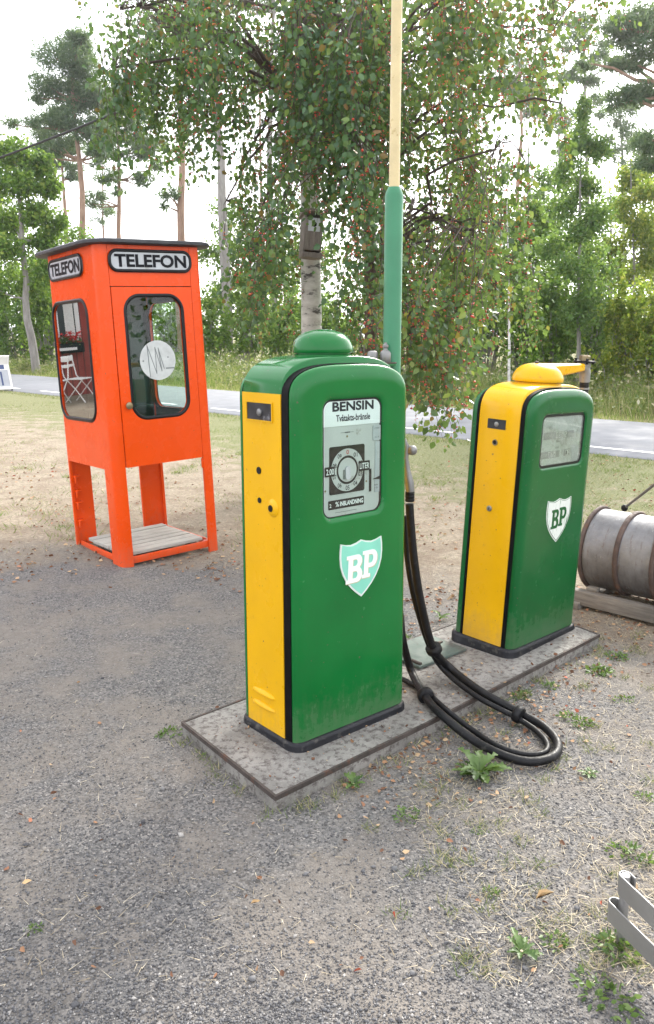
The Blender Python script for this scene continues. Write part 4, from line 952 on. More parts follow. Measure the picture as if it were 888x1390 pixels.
# ------------------------------------------------------------------ weeds
def weed(px, py, r, n, label, up=.55, asp=.3, name='weed', kind='clump'):
    r *= .86; n = int(n*1.35); p = on_ground(px, py); t = thing(name, label, 'weed', tuple(p), (0, 0, random.uniform(0, 6)))
    if kind == 'clump':
        rgw = np.random.default_rng(int(px*7+py)); m = n*7; ph = rgw.uniform(0, 2*math.pi, m); rd = r*rgw.uniform(.05, 1, m)**.7
        P_ = np.stack([np.cos(ph)*rd*rgw.uniform(.7, 1.3), np.sin(ph)*rd*.8, rgw.uniform(.004, .42, m)*r*(1.2-rd/r)], 1); d_ = P_*np.array([1, 1, .4])/r+rgw.normal(size=(m, 3))*.45
        V, Fq = blades_cards(P_, rgw.uniform(.16, .42, m)*r, rgw, aspect=.5, dirs=d_); V[:, 2] = np.maximum(V[:, 2], .002)
        np_mesh('leaves', V, Fq, M['weed'], t)
        mm = MB()
        for k in range(6): mm.tube([(0, 0, -.01), tuple(P_[k])], [.0018, .0008], 4)
        mm.build('stems', M['weed'], t); return t
    V, Fq = [], []
    for i in range(n):
        a = 2*math.pi*i/n+random.uniform(-.3, .3); L = r*random.uniform(.6, 1.1); el = up*random.uniform(.3, 1.5); k = 10; w = L*asp*random.uniform(.7, 1.1)
        b = len(V); s = Vector((-math.sin(a), math.cos(a), 0))
        for j in range(k+1):
            q = j/k; rad = L*(q*math.cos(el*(1-q*.6))); zz = L*(math.sin(el)*q*(1.15-.65*q))+.004
            ww = w*(.18+.82*math.sin(math.pi*min(1, q*.95+.02))**.8)*(1.15 if j % 2 else .55)*(0.05 if j == k else 1)
            c = Vector((math.cos(a)*rad, math.sin(a)*rad, zz)); tw = random.uniform(-.2, .2)
            V += [c-s*ww/2+Vector((0, 0, ww*(.28+tw))), c, c+s*ww/2+Vector((0, 0, ww*(.28-tw)))]
        for j in range(k): o = b+3*j; Fq += [(o, o+1, o+4, o+3), (o+1, o+2, o+5, o+4)]
    np_mesh('leaves', np.array([v[:] for v in V]), np.array(Fq), M['weed'], t, smooth=True)
    m = MB(); m.tube([(0, 0, -.01), (0, 0, .012)], [.006, .004], 6); m.build('root', M['straw'], t); return t
weed(650, 1052, .135, 17, 'biggest weed, a toothed green rosette inside the loop of the hose', .8, .36, kind='rosette')
weed(230, 996, .060, 9, 'small green weed at the far left corner of the slab')
weed(279, 1027, .035, 6, 'tiny sprout beside the left edge of the slab')
weed(480, 1068, .065, 7, 'broad leaved weed under the near edge of the slab below the front pump', .9, .42, kind='rosette')
weed(553, 1108, .060, 8, 'low weed alone on the gravel below the big rosette and left of it', .5, .4)
weed(597, 842, .085, 5, 'upright yellow green sprout standing behind the slab between the two pumps', 1.25, .42, kind='rosette')
weed(552, 866, .05, 6, 'yellowish weed close behind the front pump by the hatch')
weed(706, 945, .06, 8, 'weed just outside the hose loop at the slab edge', .6, .4)
weed(746, 932, .055, 8, 'weed below the right edge of the slab, nearest the farther pump', .6, .4)
weed(783, 980, .075, 11, 'leafy weed right of the end of the hose loop', .5, .3)
weed(816, 912, .085, 12, 'dense weed off the right corner of the slab', .5, .28)
weed(838, 892, .07, 10, 'weed in front of the drum beam', .6, .3)
weed(846, 950, .05, 8, 'weed between the slab corner and the right edge of the photo', .5, .35)
weed(800, 1052, .05, 8, 'pale flat weed on the open gravel right of the hose loop', .25, .4, kind='rosette')
weed(876, 1082, .045, 7, 'small weed at the right edge halfway to the steel rack', .5, .35)
weed(856, 1160, .075, 10, 'weed just above the steel rack', .4, .34)
weed(708, 1296, .075, 9, 'weed at the bottom of the picture left of the steel rack', .7, .4, kind='rosette')
weed(752, 1278, .05, 9, 'fine weed on the gravel a hand left of the steel rack', .5, .26)
weed(836, 1288, .085, 11, 'weed growing under the lower band of the steel rack', .5, .34)
weed(650, 1130, .03, 6, 'seedling on bare gravel in the lower middle', .4, .4)
weed(46, 1262, .03, 7, 'lone seedling in the lower left of the gravel', .4, .3)
weed(668, 1212, .035, 7, 'small weed beside the tan fallen leaf', .5, .35)
weed(822, 1352, .08, 11, 'weed below the steel rack at the very bottom', .5, .34)
def fallen(px, py, r, label):
    p = on_ground(px, py); p[2] = .012
    V, Fq = blades_cards(np.array([[0, 0, 0.]]), np.array([r]), np.random.default_rng(int(px)), aspect=.62, dirs=np.array([[1, .35, .12]])); V[:, 2] = np.abs(V[:, 2])
    o = np_mesh('fallen_leaf', V, Fq, M['leaftan']); o.location = p; tag(o, label, 'leaf')
fallen(727, 1226, .062, 'single tan fallen leaf on the gravel, left of the steel rack')
fallen(340, 1232, .03, 'small pale fallen leaf lying alone on the gravel at lower middle')
fallen(30, 1204, .028, 'pale fallen leaf on the gravel in the lower left')

# ------------------------------------------------------------------ trees
def X(px, y, z=1.6): return (px-444)/F*(y*math.cos(PIT)-(z-EYE)*math.sin(PIT))
def Z(py, y): return at_dist(444, py, y)[2]
def trunk_path(b, top, n, wob, rg):
    b, top = np.array(b), np.array(top); ts = np.linspace(0, 1, n); pts = b+(top-b)*ts[:, None]
    w = np.cumsum(rg.normal(0, wob, (n, 3)), 0); w -= w[0]+(w[-1]-w[0])*ts[:, None]; w[:, 2] = 0
    return pts+w
def limb(mb, a, b, r0, r1, sag, rg, n=6, seg=6):
    a, b = np.array(a), np.array(b); ts = np.linspace(0, 1, n); p = a+(b-a)*ts[:, None]
    p[:, 2] += sag*np.sin(ts*math.pi); p[1:-1] += rg.normal(0, np.linalg.norm(b-a)*.025, (n-2, 3))
    mb.tube([tuple(q) for q in p], list(np.linspace(r0, r1, n)), seg, True); return p
def tree(name, label, pxb, pxt, y, pyt, rad, bark, leaf, lobes, nleaf, lsize, seed, cat='tree', group=None, limbs=True, needle=False, z0=0, flat=.75, droop=.35):
    """lobes: (px, py, half width px, half height px, weight) at the tree's distance"""
    rg = np.random.default_rng(seed); k = y/F
    base = np.array([X(pxb, y, 0), y, z0]); top = np.array([X(pxt, y, Z(pyt, y)), y, Z(pyt, y)])
    t = thing(name, label, cat, tuple(base), None, group)
    pts = trunk_path((0, 0, -.1), tuple(top-base), 12, rad*.35, rg)
    mb = MB(); mb.tube([tuple(p) for p in pts], list(np.linspace(rad*1.1, rad*.22, 12)), 10)
    tw = sum(l[4] for l in lobes); cs, ds = [], []
    for (px, py, hw, hh, w) in lobes:
        dy = rg.uniform(-1, 1)*hw*k*.9; cz = Z(py, y); c = np.array([X(px, y, cz), y+dy, cz])-base
        if limbs:
            i = int(np.clip(np.argmin(np.abs(pts[:, 2]-(c[2]-hw*k*.5))), 2, 10)); limb(mb, pts[i], c, rad*.30, rad*.08, -.1*hw*k, rg)
        n = max(6, int(nleaf*w/tw))
        m = max(4, int(n/(34 if needle else 42))); cc = rg.normal(size=(m, 3)); cc /= np.linalg.norm(cc, axis=1)[:, None]; cc *= rg.uniform(.15, 1, (m, 1))**.55
        cc = c+cc*np.array([hw*k, hw*k*flat, hh*k])
        q = cc[rg.integers(0, m, n)]+rg.normal(size=(n, 3))*np.array([hw, hw, hh])*k*(.3 if not needle else .2)
        cs.append(q)
    mb.build('trunk', bark, t)
    cen = np.concatenate(cs); n = len(cen)
    if needle: V, Fq = blades_cards(cen, rg.uniform(.6, 1.3, n)*lsize, rg, aspect=.2, fold=.1)
    else: V, Fq = blades_cards(cen, rg.uniform(.6, 1.25, n)*lsize, rg, droop=droop, aspect=.72)
    np_mesh('crown', V, Fq, leaf, t); return t
def bush(label, px, y, pyt, hw, n, seed, leaf=None, ls=.1, group=None, pyb=None):
    """a shrub: several stems and an uneven mass of leaves from the ground up"""
    rg = np.random.default_rng(seed); k = y/F; base = np.array([X(px, y, 0), y, 0.]); H_ = Z(pyt-14, y); W_ = hw*k*1.12
    t = thing('bush', label, 'bush', tuple(base), None, group)
    mb = MB(); cl = []; nc = 26
    for i in range(nc):
        a = rg.uniform(0, 2*math.pi); r = rg.uniform(.1, 1)**.6; z = rg.uniform(.12, 1)**.8
        f = (1-.55*z**2.2); c = np.array([math.cos(a)*r*W_*f, math.sin(a)*r*W_*.8*f, z*H_*rg.uniform(.78, 1.0)])
        cl.append(c); limb(mb, (c[0]*.12, c[1]*.12, -.05), c, .012*y**.3+.01, .004, 0, rg, 4, 5)
    mb.build('stems', M['barkgrey'], t); cl = np.array(cl)
    sub = cl[rg.integers(0, nc, n//26)]+rg.normal(size=(n//26, 3))*np.array([W_*.24, W_*.24, H_*.12])
    cen = sub[rg.integers(0, len(sub), n)]+rg.normal(size=(n, 3))*np.array([W_, W_, H_*.8])*.055; cen[:, 2] = np.abs(cen[:, 2])
    V, Fq = blades_cards(cen, rg.uniform(.6, 1.2, n)*ls, rg, droop=.3, aspect=.7); np_mesh('foliage', V, Fq, leaf or M['leafbush'], t); return t

PG = 'forest pines beyond the road'
def pine(label, pxb, pxt, y, pyt, rad, lobes, n, seed, ls=.26, bark='barkpine'):
    lobes = [(px, py, hw*1.3, hh*1.35, w) for px, py, hw, hh, w in lobes]
    rj = np.random.default_rng(seed+900)
    lobes = lobes+[(px+rj.normal(0, hw*.75), py+abs(rj.normal(0, hh*1.1)), hw*.6, hh*.55, w*.32) for px, py, hw, hh, w in lobes for _ in (0, 1)]
    return tree('pine_tree', label, pxb, pxt, y, pyt, rad, M[bark], M['needles'], lobes, int(n*3.), ls*1.0, seed, 'tree', PG, True, True, flat=1.)
pine('tall orange trunked pine with full crown above the telephone box, far left', 115, 100, 46, 48, .24,
     [(100, 62, 18, 14, 1), (82, 85, 20, 14, 1.2), (118, 92, 18, 14, 1.2), (68, 118, 18, 10, 1), (100, 125, 22, 14, 1.2), (130, 135, 16, 12, 1), (58, 165, 18, 9, .8), (88, 160, 20, 12, 1), (124, 175, 22, 12, 1), (66, 200, 14, 8, .5), (140, 205, 14, 8, .5), (108, 55, 12, 10, .6)], 8200, 11)
pine('thin dark pine standing left of and behind the tall orange trunked pine', 94, 80, 56, 150, .2, [(80, 165, 13, 10, 1), (66, 185, 12, 8, .8), (92, 192, 13, 8, .8), (74, 212, 14, 7, .7), (98, 228, 9, 6, .4)], 2600, 12, .3)
pine('pine with ragged crown over the middle of the telephone box roof', 165, 158, 50, 95, .19, [(158, 112, 14, 12, 1), (148, 140, 15, 10, 1), (176, 150, 16, 10, 1), (160, 172, 18, 10, 1), (188, 190, 15, 9, .9), (146, 205, 14, 8, .7), (200, 205, 12, 6, .6), (150, 240, 13, 7, .5), (192, 240, 10, 5, .4), (134, 268, 12, 6, .4)], 4600, 13, .28)
pine('hair thin far pine between the two fuller pines over the telephone box', 144, 138, 66, 150, .12, [(138, 165, 9, 8, 1), (146, 190, 9, 6, .8), (132, 205, 8, 5, .6), (142, 285, 13, 5, .5)], 1300, 14, .34)
pine('reddish pine trunk rising over the right end of the telephone box roof', 249, 240, 38, -120, .21, [(236, -60, 34, 20, 1), (262, -20, 26, 14, .8), (222, 30, 20, 9, .5), (232, 265, 9, 6, .15)], 2600, 15)
pine('thick grey pine trunk right of the telephone box, bare down to the grass', 308, 285, 35.5, -160, .235, [(286, -100, 44, 26, 1), (262, -50, 26, 12, .6), (310, -40, 30, 14, .6)], 2400, 16, bark='barkgrey')
pine('pale straight pine trunk seen between the birch leaves left of the birdhouse', 376, 368, 42, -100, .2, [(368, -60, 34, 20, 1), (350, -10, 22, 10, .5)], 1500, 17, bark='barkgrey')
pine('thin far pine trunk just left of the pale straight trunk', 357, 352, 58, 60, .16, [(352, 80, 18, 14, 1), (364, 110, 14, 8, .6)], 900, 18, .34)
pine('far pine trunk behind the flag pole', 520, 515, 52, 40, .2, [(515, 60, 22, 16, 1), (530, 100, 16, 9, .6)], 900, 19, .34)
pine('reddish far trunk in the gap under the right hand birch leaves', 706, 702, 48, 60, .19, [(702, 80, 20, 14, 1), (690, 110, 16, 8, .6), (716, 130, 14, 7, .5)], 1200, 20, .3, 'barkpine')
pine('thin far trunk next to the reddish far trunk on the right', 722, 719, 60, 110, .14, [(719, 125, 14, 9, 1), (728, 150, 12, 6, .6)], 700, 21, .36, 'barkgrey')
pine('grey far trunk between the flag pole and the right hand leaves', 628, 622, 55, 30, .2, [(622, 50, 24, 16, 1), (640, 90, 16, 9, .6)], 900, 22, .34, 'barkgrey')
pine('thin bare pine trunk with wispy top at upper right', 800, 795, 34, 14, .13, [(795, 30, 14, 9, 1), (780, 62, 16, 6, .9), (812, 78, 14, 6, .8), (770, 95, 14, 5, .7), (802, 108, 12, 5, .6), (818, 130, 12, 5, .4)], 1500, 23, .22, 'barkgrey')
pine('big pine leaning in from the right edge with dark bough ends', 960, 950, 21, -260, .26, [(872, 18, 26, 10, 1.2), (842, 40, 22, 8, 1), (890, 62, 30, 10, 1.2), (850, 80, 20, 6, .8), (880, 120, 24, 8, 1), (846, 128, 14, 5, .5), (876, 196, 22, 8, .9), (884, 226, 18, 5, .5), (930, -40, 60, 30, 1), (960, 60, 60, 26, 1)], 5200, 24, .17)
pine('far trunk at the right edge above the yellowish bushes', 846, 842, 44, 130, .13, [(842, 150, 15, 10, 1), (852, 180, 12, 7, .7), (836, 205, 12, 6, .5)], 900, 25, .28, 'barkgrey')
pine('farthest slim trunk close to the right edge', 870, 868, 52, 175, .13, [(868, 195, 13, 9, 1), (876, 228, 12, 7, .7)], 700, 26, .32, 'barkgrey')
pine('slim far trunk left of the aspen at mid right', 762, 760, 50, 150, .13, [(760, 165, 14, 9, 1), (770, 200, 12, 7, .6)], 600, 27, .3, 'barkgrey')

tree('young_maple', 'young leafy tree with a pale crooked trunk at the left edge beyond the road', 50, 20, 31, 215, .16, M['barkgrey'], M['leafbush'],
     [(16, 205, 24, 18, 1.2), (48, 225, 22, 16, 1.1), (66, 255, 16, 14, .8), (28, 255, 24, 16, 1.2), (-10, 240, 26, 22, 1), (52, 290, 20, 14, .8), (8, 300, 24, 20, 1), (60, 325, 18, 14, .7), (14, 345, 26, 20, 1), (-20, 320, 26, 26, .8), (62, 215, 10, 8, .4), (30, 380, 34, 24, 1), (70, 370, 20, 20, .7), (-6, 390, 28, 26, .8), (74, 300, 14, 16, .5)], 17000, .14, 41)
tree('aspen_tree', 'tall slender aspen with a pale trunk beyond the road at right', 783, 792, 19.5, 128, .052, M['barkgrey'], M['leafaspen'],
     [(792, 150, 10, 16, .6), (784, 190, 18, 18, 1), (806, 205, 16, 16, .9), (776, 230, 22, 16, 1), (802, 250, 20, 16, 1), (768, 275, 24, 18, 1.1), (806, 295, 22, 18, 1.1), (782, 315, 24, 18, 1.1), (756, 335, 22, 18, 1), (806, 345, 22, 18, 1), (776, 365, 28, 18, 1.1), (752, 395, 26, 20, 1), (800, 400, 26, 20, 1), (776, 430, 28, 18, .9)], 13500, .08, 42)
tree('birch_sapling', 'thin white stemmed birch sapling left of the yellow domed pump', 692, 690, 17.5, 215, .032, M['barkbirch'], M['leafaspen'],
     [(690, 240, 12, 16, .6), (682, 280, 16, 16, .8), (702, 300, 15, 14, .8), (678, 330, 18, 14, .8), (704, 350, 18, 14, .8), (690, 375, 16, 12, .6)], 2300, .075, 43)
tree('birch_sapling', 'airy lime green sapling near the right edge in the glare', 862, 856, 25, 215, .06, M['barkgrey'], M['leafbush2'],
     [(856, 240, 16, 16, .7), (872, 265, 18, 16, .9), (842, 285, 18, 16, .9), (868, 315, 22, 18, 1), (838, 335, 20, 18, 1), (884, 345, 20, 18, 1), (856, 370, 26, 18, 1.1)], 6200, .11, 44)
tree('aspen_tree', 'leafy tree filling the gap between the hanging birch leaves and the slender aspen', 728, 722, 24, 265, .07, M['barkgrey'], M['leafbush'],
     [(722, 285, 15, 14, .7), (738, 310, 18, 14, .9), (708, 325, 18, 14, .9), (730, 345, 22, 16, 1), (704, 370, 22, 16, 1), (744, 385, 22, 16, 1), (722, 410, 26, 18, 1.1)], 6500, .11, 45)
TR = [(652, 650, 27, 255, .07, 'slim leafy tree left of the white birch stem, behind the hanging red fruit', 5200), (757, 752, 30, 215, .08, 'leafy tree just left of and behind the slender aspen', 6200),
      (828, 826, 28, 235, .08, 'leafy tree just right of the slender aspen', 6400), (896, 890, 26, 205, .09, 'leafy tree at the right edge below the pine boughs', 6400), (330, 326, 37, 285, .09, 'pale leafy tree right of the thick grey pine trunk', 5200), (415, 410, 39, 265, .09, 'leafy tree far behind the birdhouse', 4200), (585, 580, 33, 270, .08, 'leafy tree far behind the hanging red fruit', 4600), (-20, -24, 40, 195, .12, 'tall leafy tree behind the young maple at the left edge', 6000), (86, 82, 42, 300, .1, 'leafy tree beside the left wall of the telephone box, far back', 4200)]
for i, (pb, pt, y, py, rad, lab, n) in enumerate(TR):
    rg = np.random.default_rng(500+i); lo = []
    for k in range(17):
        f = rg.uniform(0, 1)**.85; w_ = 8+34*math.sin(math.pi*min(1, .12+f*.8))
        lo.append((pt+rg.uniform(-1, 1)*w_, py+(455-py)*f, 13+9*rg.uniform()+6*f, 12+7*rg.uniform(), .6+f*.6))
    tree('young_tree', lab, pb, pt, y, py, rad, M['barkgrey'], M[('leafaspen', 'leafbush', 'leafbush2')[(0, 0, 1, 2, 1, 0, 1, 1, 1)[i]]], lo, int(n*1.25), .0036*y+.012, 520+i, 'tree', 'young trees beyond the road')
BD = [(-14, 38, 375, 46, 3600, 'dark leafy bush at the left edge behind the sandwich board'), (30, 36, 380, 40, 3300, 'bush behind the crooked trunk of the young maple'), (66, 33, 395, 30, 2600, 'bush touching the left side of the telephone box'), (100, 39, 372, 34, 1800, 'bush hidden behind the telephone box'),
      (232, 40, 392, 40, 2400, 'bush seen through the door pane of the telephone box'), (292, 34, 425, 28, 2600, 'low bright bush between the telephone box and the thick grey trunk'), (338, 33, 412, 32, 3000, 'pale green bush right of the thick grey trunk'), (386, 31, 405, 34, 3000, 'bright bush below the birdhouse'),
      (440, 30, 415, 34, 2200, 'bush behind the dome of the front pump'), (500, 29, 405, 36, 2600, 'bush behind the shelf of the flag pole'), (560, 27, 400, 36, 2800, 'bush behind the hanging red fruit'), (612, 25, 385, 36, 3200, 'bush left of the white birch stem'), (658, 23, 372, 36, 3800, 'dark green bush right behind the white birch stem'),
      (712, 22, 395, 34, 3600, 'bush left of the yellow dome'), (752, 20, 405, 34, 4000, 'bush above the yellow swing arm'), (800, 21, 372, 36, 4200, 'tall bush right of the aspen trunk'), (838, 19, 418, 32, 4600, 'yellowish bush behind the hose elbow'), (880, 18.5, 398, 36, 5200, 'yellow green bush at the right edge'), (925, 17, 400, 40, 3500, 'bush just past the right edge of the photo')]
for i, (px, y, pt, hw, n, lab) in enumerate(BD):
    bush(lab, px, y, pt, hw, int(n*1.35), 100+i, M['leafbush2'] if i in (16, 17) else (M['leafaspen'] if i in (0, 1, 12, 15) else M['leafbush']), .0042*y+.012, 'bushes along the far side of the road')
# far wood
rg = np.random.default_rng(77); n = 15000
a = rg.uniform(-95, 60, n//40); d = rg.uniform(44, 85, n//40); zz = rg.uniform(.2, 1, n//40)**1.3*rg.uniform(3, 8, n//40)
a[:110] = rg.uniform(3, 48, 110); d[:110] = rg.uniform(18, 40, 110)
cl = np.stack([a*RD.x+d*RN.x, a*RD.y+d*RN.y, zz], 1); cen = cl[rg.integers(0, len(cl), n)]+rg.normal(size=(n, 3))*np.array([1.6, 1.6, .9]); cen[:, 2] = np.abs(cen[:, 2])
V, Fq = blades_cards(cen, rg.uniform(.25, .6, n), rg, aspect=.7); np_mesh('far_wood', V, Fq, M['leafbush'], kind='stuff')

# the birch and the fruit tree that hang over the yard
def hanging_tree(name, label, base, trunk, rad, bark, leafm, groups, seed, nfruit, limb_n, dens=1., clear=None, low=1.6):
    rg = np.random.default_rng(seed); base = np.array(base); t = thing(name, label, 'tree', tuple(base))
    mb = MB(); mb.tube([tuple(p) for p in trunk], list(rad), 14); tp = np.array(trunk)
    starts, lens = [], []
    for (x0, x1, y0, y1, d0, d1, cnt, l0, l1, skew) in groups:
        cnt = int(cnt*dens); m_ = max(2, cnt//5); cpx = rg.uniform(x0, x1, m_); cpy = rg.uniform(y0, y1, m_); cy_ = rg.uniform(d0, d1, m_)
        for _ in range(cnt):
            q = rg.integers(0, m_); y = cy_[q]+rg.normal(0, .22); py = cpy[q]+rg.normal(0, 17); px = cpx[q]+rg.normal(0, 16); L = rg.uniform(l0, l1)
            if clear and y < clear[4] and clear[0] < px < clear[1] and py < clear[3] and py+L*140 > clear[2]: continue
            z = Z(py, y); starts.append(np.array([X(px, y, z), y, z])-base); lens.append(L)
    starts = np.array(starts); lens = np.array(lens); tm = mb; mb = MB()
    # boughs: trunk -> hubs -> strings
    nh = limb_n; hubs = starts[rg.choice(len(starts), nh, replace=False)]+np.array([0, 0, .12])
    for h in hubs:
        zt = max(h[2]-rg.uniform(.1, .9)-.15*np.hypot(h[0], h[1]), low); i = int(np.clip(np.searchsorted(tp[:, 2], zt), 3, len(tp)-2)); limb(mb, tp[i], h, rad[i]*.27, .008, .25, rg, 8, 7)
    own = np.argmin(((starts[:, None]-hubs[None])**2).sum(2), 1)
    cen, dirs, fr = [], [], []
    for s, L, o in zip(starts, lens, own):
        limb(mb, hubs[o], s, .005, .003, .10, rg, 5, 4)
        k = max(3, int(L/.10)); ts = np.linspace(0, 1, k+1); dr = rg.normal(0, .16, 2)
        p = np.stack([s[0]+dr[0]*L*ts**1.4, s[1]+dr[1]*L*ts**1.4, s[2]-L*ts], 1); p[1:] += rg.normal(0, .012, (k, 3))
        mb.tube([tuple(q) for q in p], list(np.linspace(.0035, .0012, k+1)), 3, False)
        m = int(L/.0165); u = np.sort(rg.uniform(0, 1, m)); idx = np.minimum((u*k).astype(int), k-1); fq = u*k-idx
        c = p[idx]*(1-fq[:, None])+p[idx+1]*fq[:, None]; off = rg.normal(size=(m, 3))*np.array([1, 1, .6])*.05; cen.append(c+off)
        dd = off*7+rg.normal(size=(m, 3))*.45+np.array([0, 0, -.75]); dirs.append(dd)
        if rg.uniform() < nfruit*(1 if not clear or s[0] > -1.1 else .25):
            q = c[rg.integers(0, m, max(3, m//4))]; fr.append(np.repeat(q, 2, 0)+rg.normal(0, .022, (2*len(q), 3))+np.array([0, 0, -.02]))
    tm.build('trunk', bark, t); mb.build('boughs', M['bough'], t)
    cen = np.concatenate(cen); dirs = np.concatenate(dirs)
    V, Fq = blades_cards(cen, rg.uniform(.034, .070, len(cen)), rg, aspect=.74, fold=.22, dirs=dirs); np_mesh('crown', V, Fq, leafm, t)
    fr = np.concatenate(fr); r_ = rg.uniform(.0085, .0145, len(fr)); global rng; keep = rng; rng = rg; V, Fc = stones(fr, r_); rng = keep
    np_mesh('fruit', V, Fc, M['fruit'], t); return t
zs = [-.1, .3, .8, 1.5, 2.2, 3., 3.8, 4.6, 5.4, 6.4, 7.2]
hanging_tree('birch_tree', 'weeping birch with a white trunk carrying the birdhouse, behind the front pump', (-.20, 8.7, 0),
    [(.02*math.sin(z*1.3)+.012*z, .03*math.sin(z), z) for z in zs], [.17, .135, .12, .112, .105, .098, .09, .08, .068, .05, .03], M['barkbirch'], M['leafbirch'],
    [(128, 190, 40, 110, 7.2, 9.6, 26, .4, .9, 0), (150, 290, -60, 60, 7.0, 10, 150, .5, 1.05, 0), (150, 185, 100, 190, 7.4, 9.4, 14, .35, .7, 0), (190, 300, 40, 170, 7.2, 10.2, 70, .4, .9, 0), (285, 420, -70, 120, 6.6, 10.2, 150, .5, 1.0, 0), (290, 425, 90, 320, 6.6, 10.2, 125, .5, 1.1, 0), (285, 410, 280, 390, 6.8, 9.6, 42, .35, .75, 0),
     (400, 470, -40, 215, 6.6, 8.4, 110, .4, .7, 0), (400, 530, -70, 250, 6.2, 8.6, 290, .5, 1.1, 0), (400, 530, -70, 300, 8.6, 10.4, 120, .5, 1.1, 0), (420, 540, 280, 400, 6.6, 9.8, 80, .35, .7, 0)], 5, .5, 46, .6, (396, 452, 288, 480, 8.7), 3.1)
hanging_tree('fruit_tree', 'tree hung with small red fruit, its leaves hanging behind the flag pole', (.42, 8.1, 0),
    [(.03*math.sin(z*1.1)-.006*z, .04*math.sin(z*.9), z) for z in zs], [.095, .08, .072, .066, .062, .058, .052, .046, .04, .03, .02], M['barkred'], M['leaffruit'],
    [(520, 640, -70, 330, 6.0, 10, 270, .45, 1.05, 0), (620, 705, -60, 250, 6.2, 9.6, 115, .4, .9, 0), (700, 760, -60, 90, 6.6, 9., 36, .35, .8, 0), (730, 830, -70, -10, 6.6, 8.6, 26, .3, .6, 0), (735, 765, 90, 190, 6.8, 8., 8, .3, .5, 0),
     (500, 640, 310, 440, 5.7, 8.6, 140, .35, .8, 0), (560, 640, 440, 500, 5.6, 7.0, 26, .4, .62, 0), (630, 720, 260, 400, 6.2, 8.4, 46, .3, .6, 0)], 9, .97, 40, .58)
# birdhouse on the birch
yb = 8.48; zb_ = Z(352, yb)
t = thing('birdhouse', 'old grey brown wooden birdhouse with a zinc hole plate nailed to the birch trunk', 'birdhouse', (X(420, yb, zb_), yb, zb_), (R(-2), R(5), R(14)))
mb = MB()
for x in (-.062, 0, .062): mb.box((x, -.10+.0015*abs(x)*10, .235), (.0605, .022, .315), .003)
mb.build('front', M['birdbox'], t)
mb = MB(); mb.box((-.085, 0, .23), (.02, .18, .38), .003); mb.box((.085, 0, .23), (.02, .18, .38), .003); mb.box((0, .09, .24), (.19, .02, .46), .003); mb.build('side', M['birdbox'], t)
mb = MB(); mb.box((0, -.05, .03), (.21, .14, .05), .003); mb.build('base', M['birdbox'], t)
mb = MB(); mb.box((0, -.02, .44), (.24, .27, .024), .003, Matrix.Rotation(R(-10), 3, 'X')); mb.build('roof', M['birdbox'], t)
mb = MB(); mb.plate(rect(-.06, .06, .262, .392), [disc((0, .33), .026)[::-1]], -.118, -.1125, mpF); mb.build('hole_plate', M['zincface'], t, smooth=False)
mb = MB(); mb.plate(disc((0, .33), .027), [], -.1135, -.1125, mpF); mb.build('hole', M['ink'], t, smooth=False)
# overhead wire
p0, p2 = Vector(at_dist(-320, 322, 14)), Vector(at_dist(424, 45, 8.75))
mb = MB(); mb.tube([tuple(p0+(p2-p0)*s+Vector((0, 0, -.5*math.sin(math.pi*s)*.2))) for s in [i/24 for i in range(25)]], .014, 6)
tag(mb.build('power_cable', M['wire']), 'black overhead cable slanting up from the left edge into the birch leaves', 'cable')

m, t_ = nt('summer_haze'); b_ = NB(t_); vo = b_.n('ShaderNodeVolumePrincipled', inp={'Density': .0006, 'Color': (.97, .98, 1, 1), 'Anisotropy': .7})
t_.links.new(vo.outputs[0], b_.n('ShaderNodeOutputMaterial').inputs['Volume'])
mb = MB(); mb.box((0, 0, 16), (2*S+20, 2*S+20, 34)); mb.build('haze', m, kind='stuff', smooth=False)
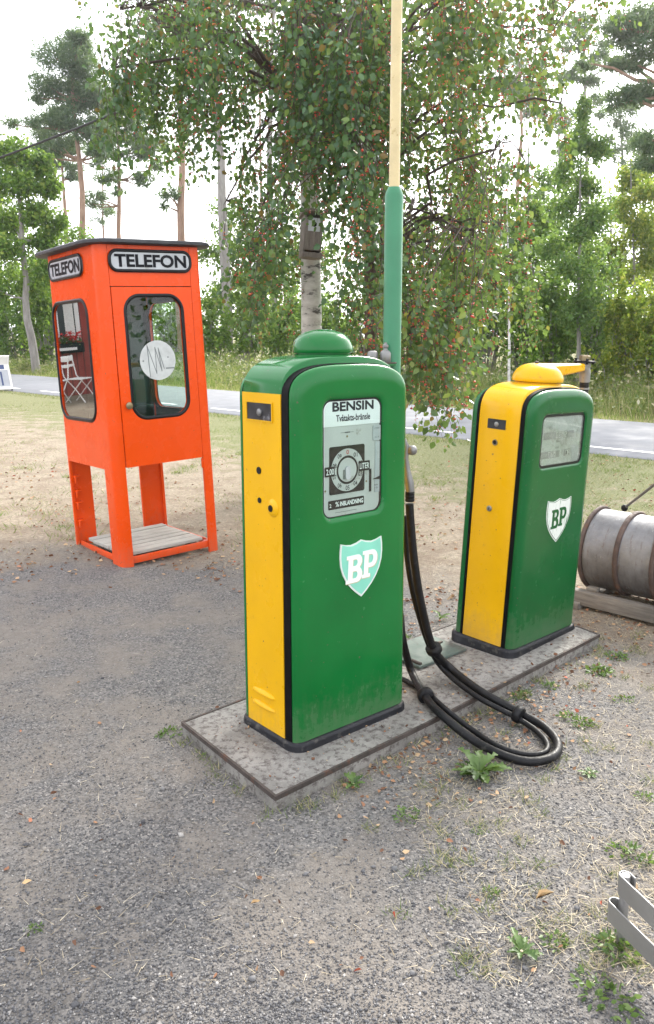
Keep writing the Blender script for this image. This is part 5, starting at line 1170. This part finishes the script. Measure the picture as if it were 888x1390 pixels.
# ------------------------------------------------------------------ light, sky, camera
w = bpy.data.worlds.new('World'); sc.world = w; w.use_nodes = True; t = w.node_tree; b = NB(t); t.nodes.clear()
EL, AZ = R(34), R(27)                                              # sun high, ahead and to the right, veiled by cloud
sky = b.n('ShaderNodeTexSky', sky_type='NISHITA', sun_disc=False, sun_elevation=EL, sun_rotation=AZ, dust_density=3.0, air_density=1.0, ozone_density=1.0)
co = b.n('ShaderNodeTexCoord').outputs['Generated']
cl = b.noise(b.n('ShaderNodeMapping', inp={'Vector': co, 'Scale': (1, 1, 2.6)}).outputs[0], 2.3, 6, .6)
cloud = b.rng(cl, .30, .52, .45, 1)
lum = b.n('ShaderNodeRGBToBW', inp={0: sky.outputs[0]}).outputs[0]
white = b.n('ShaderNodeCombineColor', inp={0: b.math('MULTIPLY_ADD', lum, .5, 6.6), 1: b.math('MULTIPLY_ADD', lum, .5, 6.7), 2: b.math('MULTIPLY_ADD', lum, .5, 7.0)}).outputs[0]
bg = b.n('ShaderNodeBackground', inp={'Color': b.mix(cloud, sky.outputs[0], white), 'Strength': .12})
t.links.new(bg.outputs[0], b.n('ShaderNodeOutputWorld').inputs[0])
sl = bpy.data.lights.new('sun', 'SUN'); sl.energy = 2.7; sl.angle = R(11); sl.color = (1, .95, .86)
so = bpy.data.objects.new('sun', sl); C.objects.link(so)
dirv = Vector((math.sin(AZ)*math.cos(EL), math.cos(AZ)*math.cos(EL), math.sin(EL)))
so.rotation_euler = dirv.to_track_quat('Z', 'Y').to_euler(); so.location = dirv*40
cam = bpy.data.cameras.new('camera'); co_ = bpy.data.objects.new('camera', cam); C.objects.link(co_); sc.camera = co_
co_.location = (0, 0, EYE); co_.rotation_euler = (math.pi/2-PIT, 0, 0)
cam.sensor_fit = 'HORIZONTAL'; cam.sensor_width = 36; cam.lens = 36*F/888; cam.shift_y = -45/888; cam.clip_end = 1000; cam.clip_start = .05
sc.view_settings.view_transform = 'Standard'; sc.view_settings.look = 'None'; sc.view_settings.exposure = 1.48; sc.view_settings.gamma = 1
sc.cycles.max_bounces = 8; sc.cycles.transparent_max_bounces = 16
